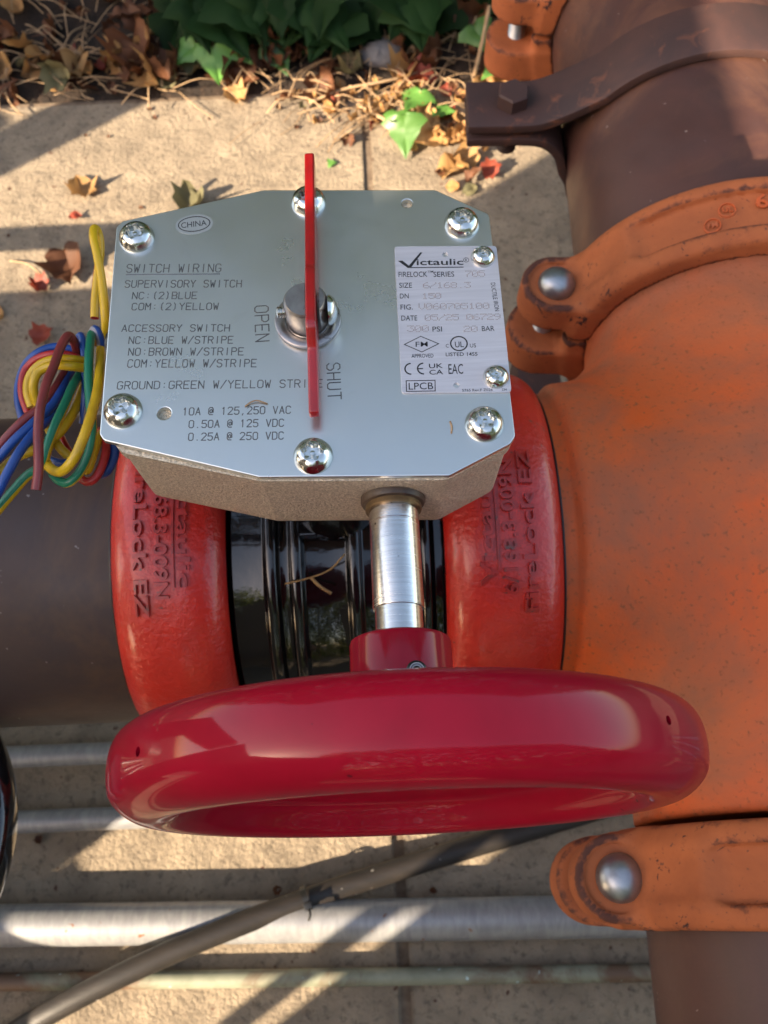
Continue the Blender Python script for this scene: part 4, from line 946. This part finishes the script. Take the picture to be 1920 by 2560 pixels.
# single fallen leaves that can be told apart
FL = [(-288, 549, 'tan', 0, 34, .4, 'crumpled tan leaf on the slab above the top left corner of the plate'), (-290, 527, 'redleaf', 1, 15, 2.0, 'small red leaf scrap just below the crumpled tan leaf'),
 (-164, 552, 'olive', 2, 36, 2.6, 'withered olive leaf touching the upper edge of the cover plate'), (-303, 478, 'brown', 0, 48, 3.4, 'orange brown leaf lying in the thin bar of shade at left'),
 (-360, 398, 'tan', 1, 34, 1.2, 'tan leaf cut by the left edge beside the wire coil'), (-326, 368, 'redleaf', 0, 24, 5.2, 'dark red leaf in the shade left of the wire coil'),
 (-318, 428, 'redleaf', 2, 22, 1.0, 'red brown scrap at the shade edge left of the yellow wire'), (-305, 756, 'tan', 3, 42, 3.0, 'pale curled leaf in the dark bank at upper left'),
 (-245, 770, 'brown', 2, 62, 3.3, 'large brown curled leaf standing in the bank at upper left'), (-292, 722, 'tan', 1, 26, .6, 'tan rounded leaf at the edge of the bank, upper left'),
 (-15, 583, 'ivy', 0, 11, .6, 'tiny green leaf right of the red flag'), (142, 545, 'olive', 1, 20, 2.2, 'small dark green leaf in the shade below the clamp'),
 (-115, 684, 'tan', 0, 30, 1.0, 'cluster like pale yellow leaf under the small sunlit ivy leaf'), (-60, 690, 'brown', 1, 20, 2.4, 'small brown leaf on the slab edge above the flag tip'),
 (108, 615, 'tan', 0, 38, 2.0, 'yellow tan leaf beside the end of the strap clamp'), (120, 590, 'tan', 2, 34, 3.9, 'curled yellow leaf below the end of the strap clamp'),
 (100, 560, 'tan', 3, 36, 5.2, 'flat tan leaf just above the right end of the cover plate'), (118, 640, 'redleaf', 0, 24, .3, 'orange red leaf next to the green sprig by the clamp'),
 (110, 700, 'redleaf', 3, 48, 1.4, 'long pinkish red leaf lying above the strap clamp'), (160, 700, 'tan', 0, 58, 4.1, 'large pale leaf between the clamp and the far coupling'),
 (60, 705, 'tan', 2, 36, 5.5, 'curled pale leaf on the bank edge in the middle'), (80, 672, 'redleaf', 1, 18, 2.7, 'small dark red curled leaf right of the twig pile')]
for x, y, c, k, s, rz, lab in FL:
    me = ivm[0] if c == 'ivy' else drym[c][k]
    o = place('fallen_leaf', me, None, (x, y, -317 + (14 if y > 715 else 0)), s, rz, R(-.25, .25), R(-.25, .25)); tag(o, lab, 'leaf', 'fallen leaves on the slab and bank')
# litter: joined scraps, needles and stalks nobody could count
def bake(items):
    V, F, MI, o = [], [], [], 0
    for me, loc, s, rz, rx, ry, mi in items:
        m_ = Matrix.Translation(Vector(loc)*S) @ Matrix.Rotation(rz, 4, 'Z') @ Matrix.Rotation(ry, 4, 'Y') @ Matrix.Rotation(rx, 4, 'X') @ Matrix.Scale(s, 4)
        V += [tuple((m_ @ v.co) / S) for v in me.vertices]; F += [tuple(i + o for i in p.vertices) for p in me.polygons]; MI += [mi]*len(me.polygons); o = len(V)
    return V, F, MI
items = []
for _ in range(260):
    y = 712 + abs(rng.normal())*95; x = R(-520, 330)
    mi = random.choices((0, 1, 2, 3), (.6, 12, .6, 1))[0]; c = ('tan', 'brown', 'redleaf', 'olive')[mi]
    items.append((random.choice(drym[c]), (x, y, -318 + min(60, max(0, (y-690)*.1)) + R(0, 8)), R(14, 44), R(0, 6.3), R(-.9, .9), R(-.9, .9), mi))
for _ in range(65):   # denser scraps at the middle right of the slab edge
    x = rng.normal()*55 + 60; y = 690 - abs(rng.normal())*26; mi = random.choices((0, 1, 2, 3), (7, 2, 1, 1))[0]; c = ('tan', 'brown', 'redleaf', 'olive')[mi]
    items.append((random.choice(drym[c]), (x, y, -317 + R(0, 5)), R(8, 22), R(0, 6.3), R(-.8, .8), R(-.8, .8), mi))
for _ in range(28):
    x = rng.normal()*25 + 118; y = 610 + rng.normal()*38; mi = random.choices((0, 1, 2), (7, 2, 1))[0]
    items.append((random.choice(drym[('tan', 'brown', 'redleaf')[mi]]), (x, y, -316 + R(0, 8)), R(10, 26), R(0, 6.3), R(-.8, .8), R(-.8, .8), mi))
for _ in range(70):
    items.append((random.choice(drym['brown']), (R(-480, 120), R(-300, 700), -319), R(3, 8), R(0, 6.3), R(-.3, .3), R(-.3, .3), 1))
V, F, MI = bake(items)
lt = obj('leaf_litter', V, F, ['tan', 'brown', 'redleaf', 'olive'], None, (0, 750, -318)); lt.data.polygons.foreach_set('material_index', MI)
lt['kind'] = 'stuff'; lt['label'] = 'brown and tan leaf litter spread over the soil edge and slab'; lt['category'] = 'leaf litter'
parts_ = []
for _ in range(520):
    y = 705 + abs(rng.normal())*85 if rng.random() < .72 else 640 + R(0, 70); x = R(-480, 300) if y > 700 else rng.normal()*70 + 60
    a = R(0, 6.3); L = R(12, 75); z0 = -316 + min(60, max(0, (y-690)*.1)); dz = R(-2, 16)
    p = [(x, y, z0), (x + cos(a)*L*.5 + R(-3, 3), y + sin(a)*L*.5 + R(-3, 3), z0 + dz), (x + cos(a)*L, y + sin(a)*L*.8, z0 + dz*.5)]
    V, F, uv = tube(p, R(.4, 1.0), 4, 3, caps=False); parts_.append((V, F))
V, F = join(*parts_); tw = obj('dry_stalks', V, F, 'twig', None, (0, 720, -315)); tw['kind'] = 'stuff'; tw['label'] = 'thin dry stalks tangled in the leaf litter at the slab edge'; tw['category'] = 'dry grass'
for lab, pts, r in (('long bare reddish twig lying along the slab edge', [(-40, 672, -312), (0, 684, -306), (40, 690, -304), (66, 700, -308)], 1.6),
                    ('forked pale twig between the ivy sprig and the plate', [(15, 668, -314), (45, 640, -310), (70, 632, -311), (95, 645, -312)], 1.7),
                    ('thin straw lying on the slab left of the yellow wire', [(-362, 470, -317), (-340, 462, -315), (-318, 440, -317)], .9),
                    ('pale woody stalk rising beside the far coupling', [(150, 690, -300), (160, 715, -270), (168, 745, -255)], 2.2),
                    ('pale grey twig crossing the dark bank at upper left', [(-220, 830, -272), (-190, 800, -266), (-130, 762, -276)], 2.0)):
    V, F, uv = tube(pts, r, 8, 5); tag(obj('twig', V, F, 'twig', None, pts[0]), lab, 'twig')
V, F = lathe([(0, 10), (14, 8), (24, 2), (26, -6), (20, -12), (0, -12)], 20); V = np.array(V); V[:, :] += rng.normal(size=V.shape)*1.2
V = V*np.array([1, .8, 1]) + np.array([45, 742, -306]); tag(fix_normals(obj('stone', V, F, 'stone', None, (45, 742, -310))), 'grey stone half hidden in the dark bank', 'stone')
# bits on the black valve body
V, F, uv = tube([(-24, -41, 79), (-12, -39, 80.5), (-3, -36, 82), (4, -30, 85)], .45, 5, 4)
tag(obj('plant_fibre', V, F, 'tan', None, (-12, -39, 80)), 'pale dry fibre stuck on the black valve body', 'fibre')
V, F, uv = tube([(-12, -39, 80.5), (-8, -43, 79), (-3, -46, 77)], .8, 5, 4)
tag(obj('seed_scrap', V, F, 'tan', None, (-8, -43, 79)), 'tiny tan scrap beside the fibre on the black body', 'debris')

# ================================================================== SURROUNDINGS (outside the frame): added blockers that shade, hedges that mirror in the metal
n_ = np.array([cos(AZ), sin(AZ)]); h_ = np.array([-sin(AZ), cos(AZ)])
def board(name, u0, u1, z0, z1, par, d=900, th=22, poly=None):
    pts = poly or [(u0, z0), (u1, z0), (u1, z1), (u0, z1)]; V = []
    for dd in (0, th):
        for u, z in pts:
            p = -n_*(d+dd) + h_*u; V.append((p[0], p[1], z))
    k = len(pts); F = [tuple(range(k)), tuple(range(2*k-1, k-1, -1))] + [(i, (i+1) % k, k+(i+1) % k, k+i) for i in range(k)]
    return fix_normals(obj(name, V, F, 'wood', par, tuple(-n_*d + h_*pts[0][0]) + (pts[0][1],), smooth=False))
fb = thing('shade_boards', 'added unseen fence of broad boards standing to the left of the valve', 'blocker', tuple(-n_*900) + (-320,))  # boards added out of view, cut to shape the shade on the valve
zz = [213, 353, 493, 633]
for a, b in zip(zz[:-1], zz[1:]): board('board', -900, 372, a + .5, b - .5, fb)
board('board', 0, 0, 0, 0, fb, poly=[(-900, 633.5), (372, 633.5), (372, 868), (30, 749), (18, 770), (-900, 776)])
board('post', -900, -176.5, -330, 212.5, fb); board('post', -166, -149, -330, 212.5, fb)
board('post', 20, 372, -330, 212.5, fb); board('board', -74, 19.5, -330, 28, fb)
sh = thing('shade_baffle', 'timber shed added out of view, sloped to shade the bank, beside the fence', 'baffle', tuple(-n_*900 + h_*900) + (-320,))  # panels and sloping beam added out of view to shade slab and bank
board('board', 704, 768, -330, 336, sh, 900); board('board', 797, 1150, -330, 600, sh, 900)
board('board', 769, 796, -330, 203, sh, 900); board('board', 769, 796, 256, 336, sh, 900)
def rl(u): return 366 + (713-u)*.74
board('baffle_edge', 0, 0, 0, 0, sh, 924, 60, poly=[(1150, rl(1150)+0), (430, rl(430)), (430, rl(430)+260), (1150, rl(1150)+560)])
# thin rail left of the picture, unseen and added to throw the narrow bar of shade
V, F, uv = tube([(-1500, 187, 0), (-590, 187, 0)], 12, 16, 1); tag(obj('unseen_pipe', V, F, 'strap', None, (-1500, 187, 0)), 'thin added unseen rail left of the pipe', 'pipework')
# hedges: behind the camera and beyond the bank
def hedge(x0, x1, y0, y1, z0, z1, n, m, lab, size=70):
    P = rng.uniform((x0, y0, z0), (x1, y1, z1), (n, 3)); A = rng.normal(size=(n, 3)); A /= np.linalg.norm(A, axis=1)[:, None]
    B = np.cross(A, rng.normal(size=(n, 3))); B /= np.linalg.norm(B, axis=1)[:, None]; sz = rng.uniform(.6, 1.3, (n, 1))*size
    V = np.concatenate([P - A*sz*.5, P + B*sz*.32, P + A*sz*.5, P - B*sz*.32], 1).reshape(-1, 3)
    F = [(4*i, 4*i+1, 4*i+2, 4*i+3) for i in range(n)]
    t = thing('hedge', lab, 'hedge', ((x0+x1)/2, (y0+y1)/2, z0)); o = obj('foliage', V, F, m, t, ((x0+x1)/2, (y0+y1)/2, z0), smooth=False); o['kind'] = 'stuff'
    for xx in np.linspace(x0+200, x1-200, 5):
        V, F, uv = tube([(xx, (y0+y1)/2, -420), (xx+20, (y0+y1)/2, (z0+z1)/2), (xx-10, (y0+y1)/2, z1-100)], [26]*13, 8, 6); obj('trunk', V, F, 'twig', t, (xx, (y0+y1)/2, -400))
hedge(-900, 1500, 905, 1350, -330, 560, 7000, 'ivyd', 'dense unseen ivy bush added to block the sky over the bank', 60)  # added out of view to keep sky light off the bank
hedge(-1000, 3000, -2300, -1700, -380, 2100, 11000, 'hedgey', 'tall sunny yellow green hedge behind the photographer', 110)
hedge(-2600, 3200, 1900, 2500, -300, 3600, 22000, 'hedge', 'tall green hedge rising beyond the ivy bank', 120)
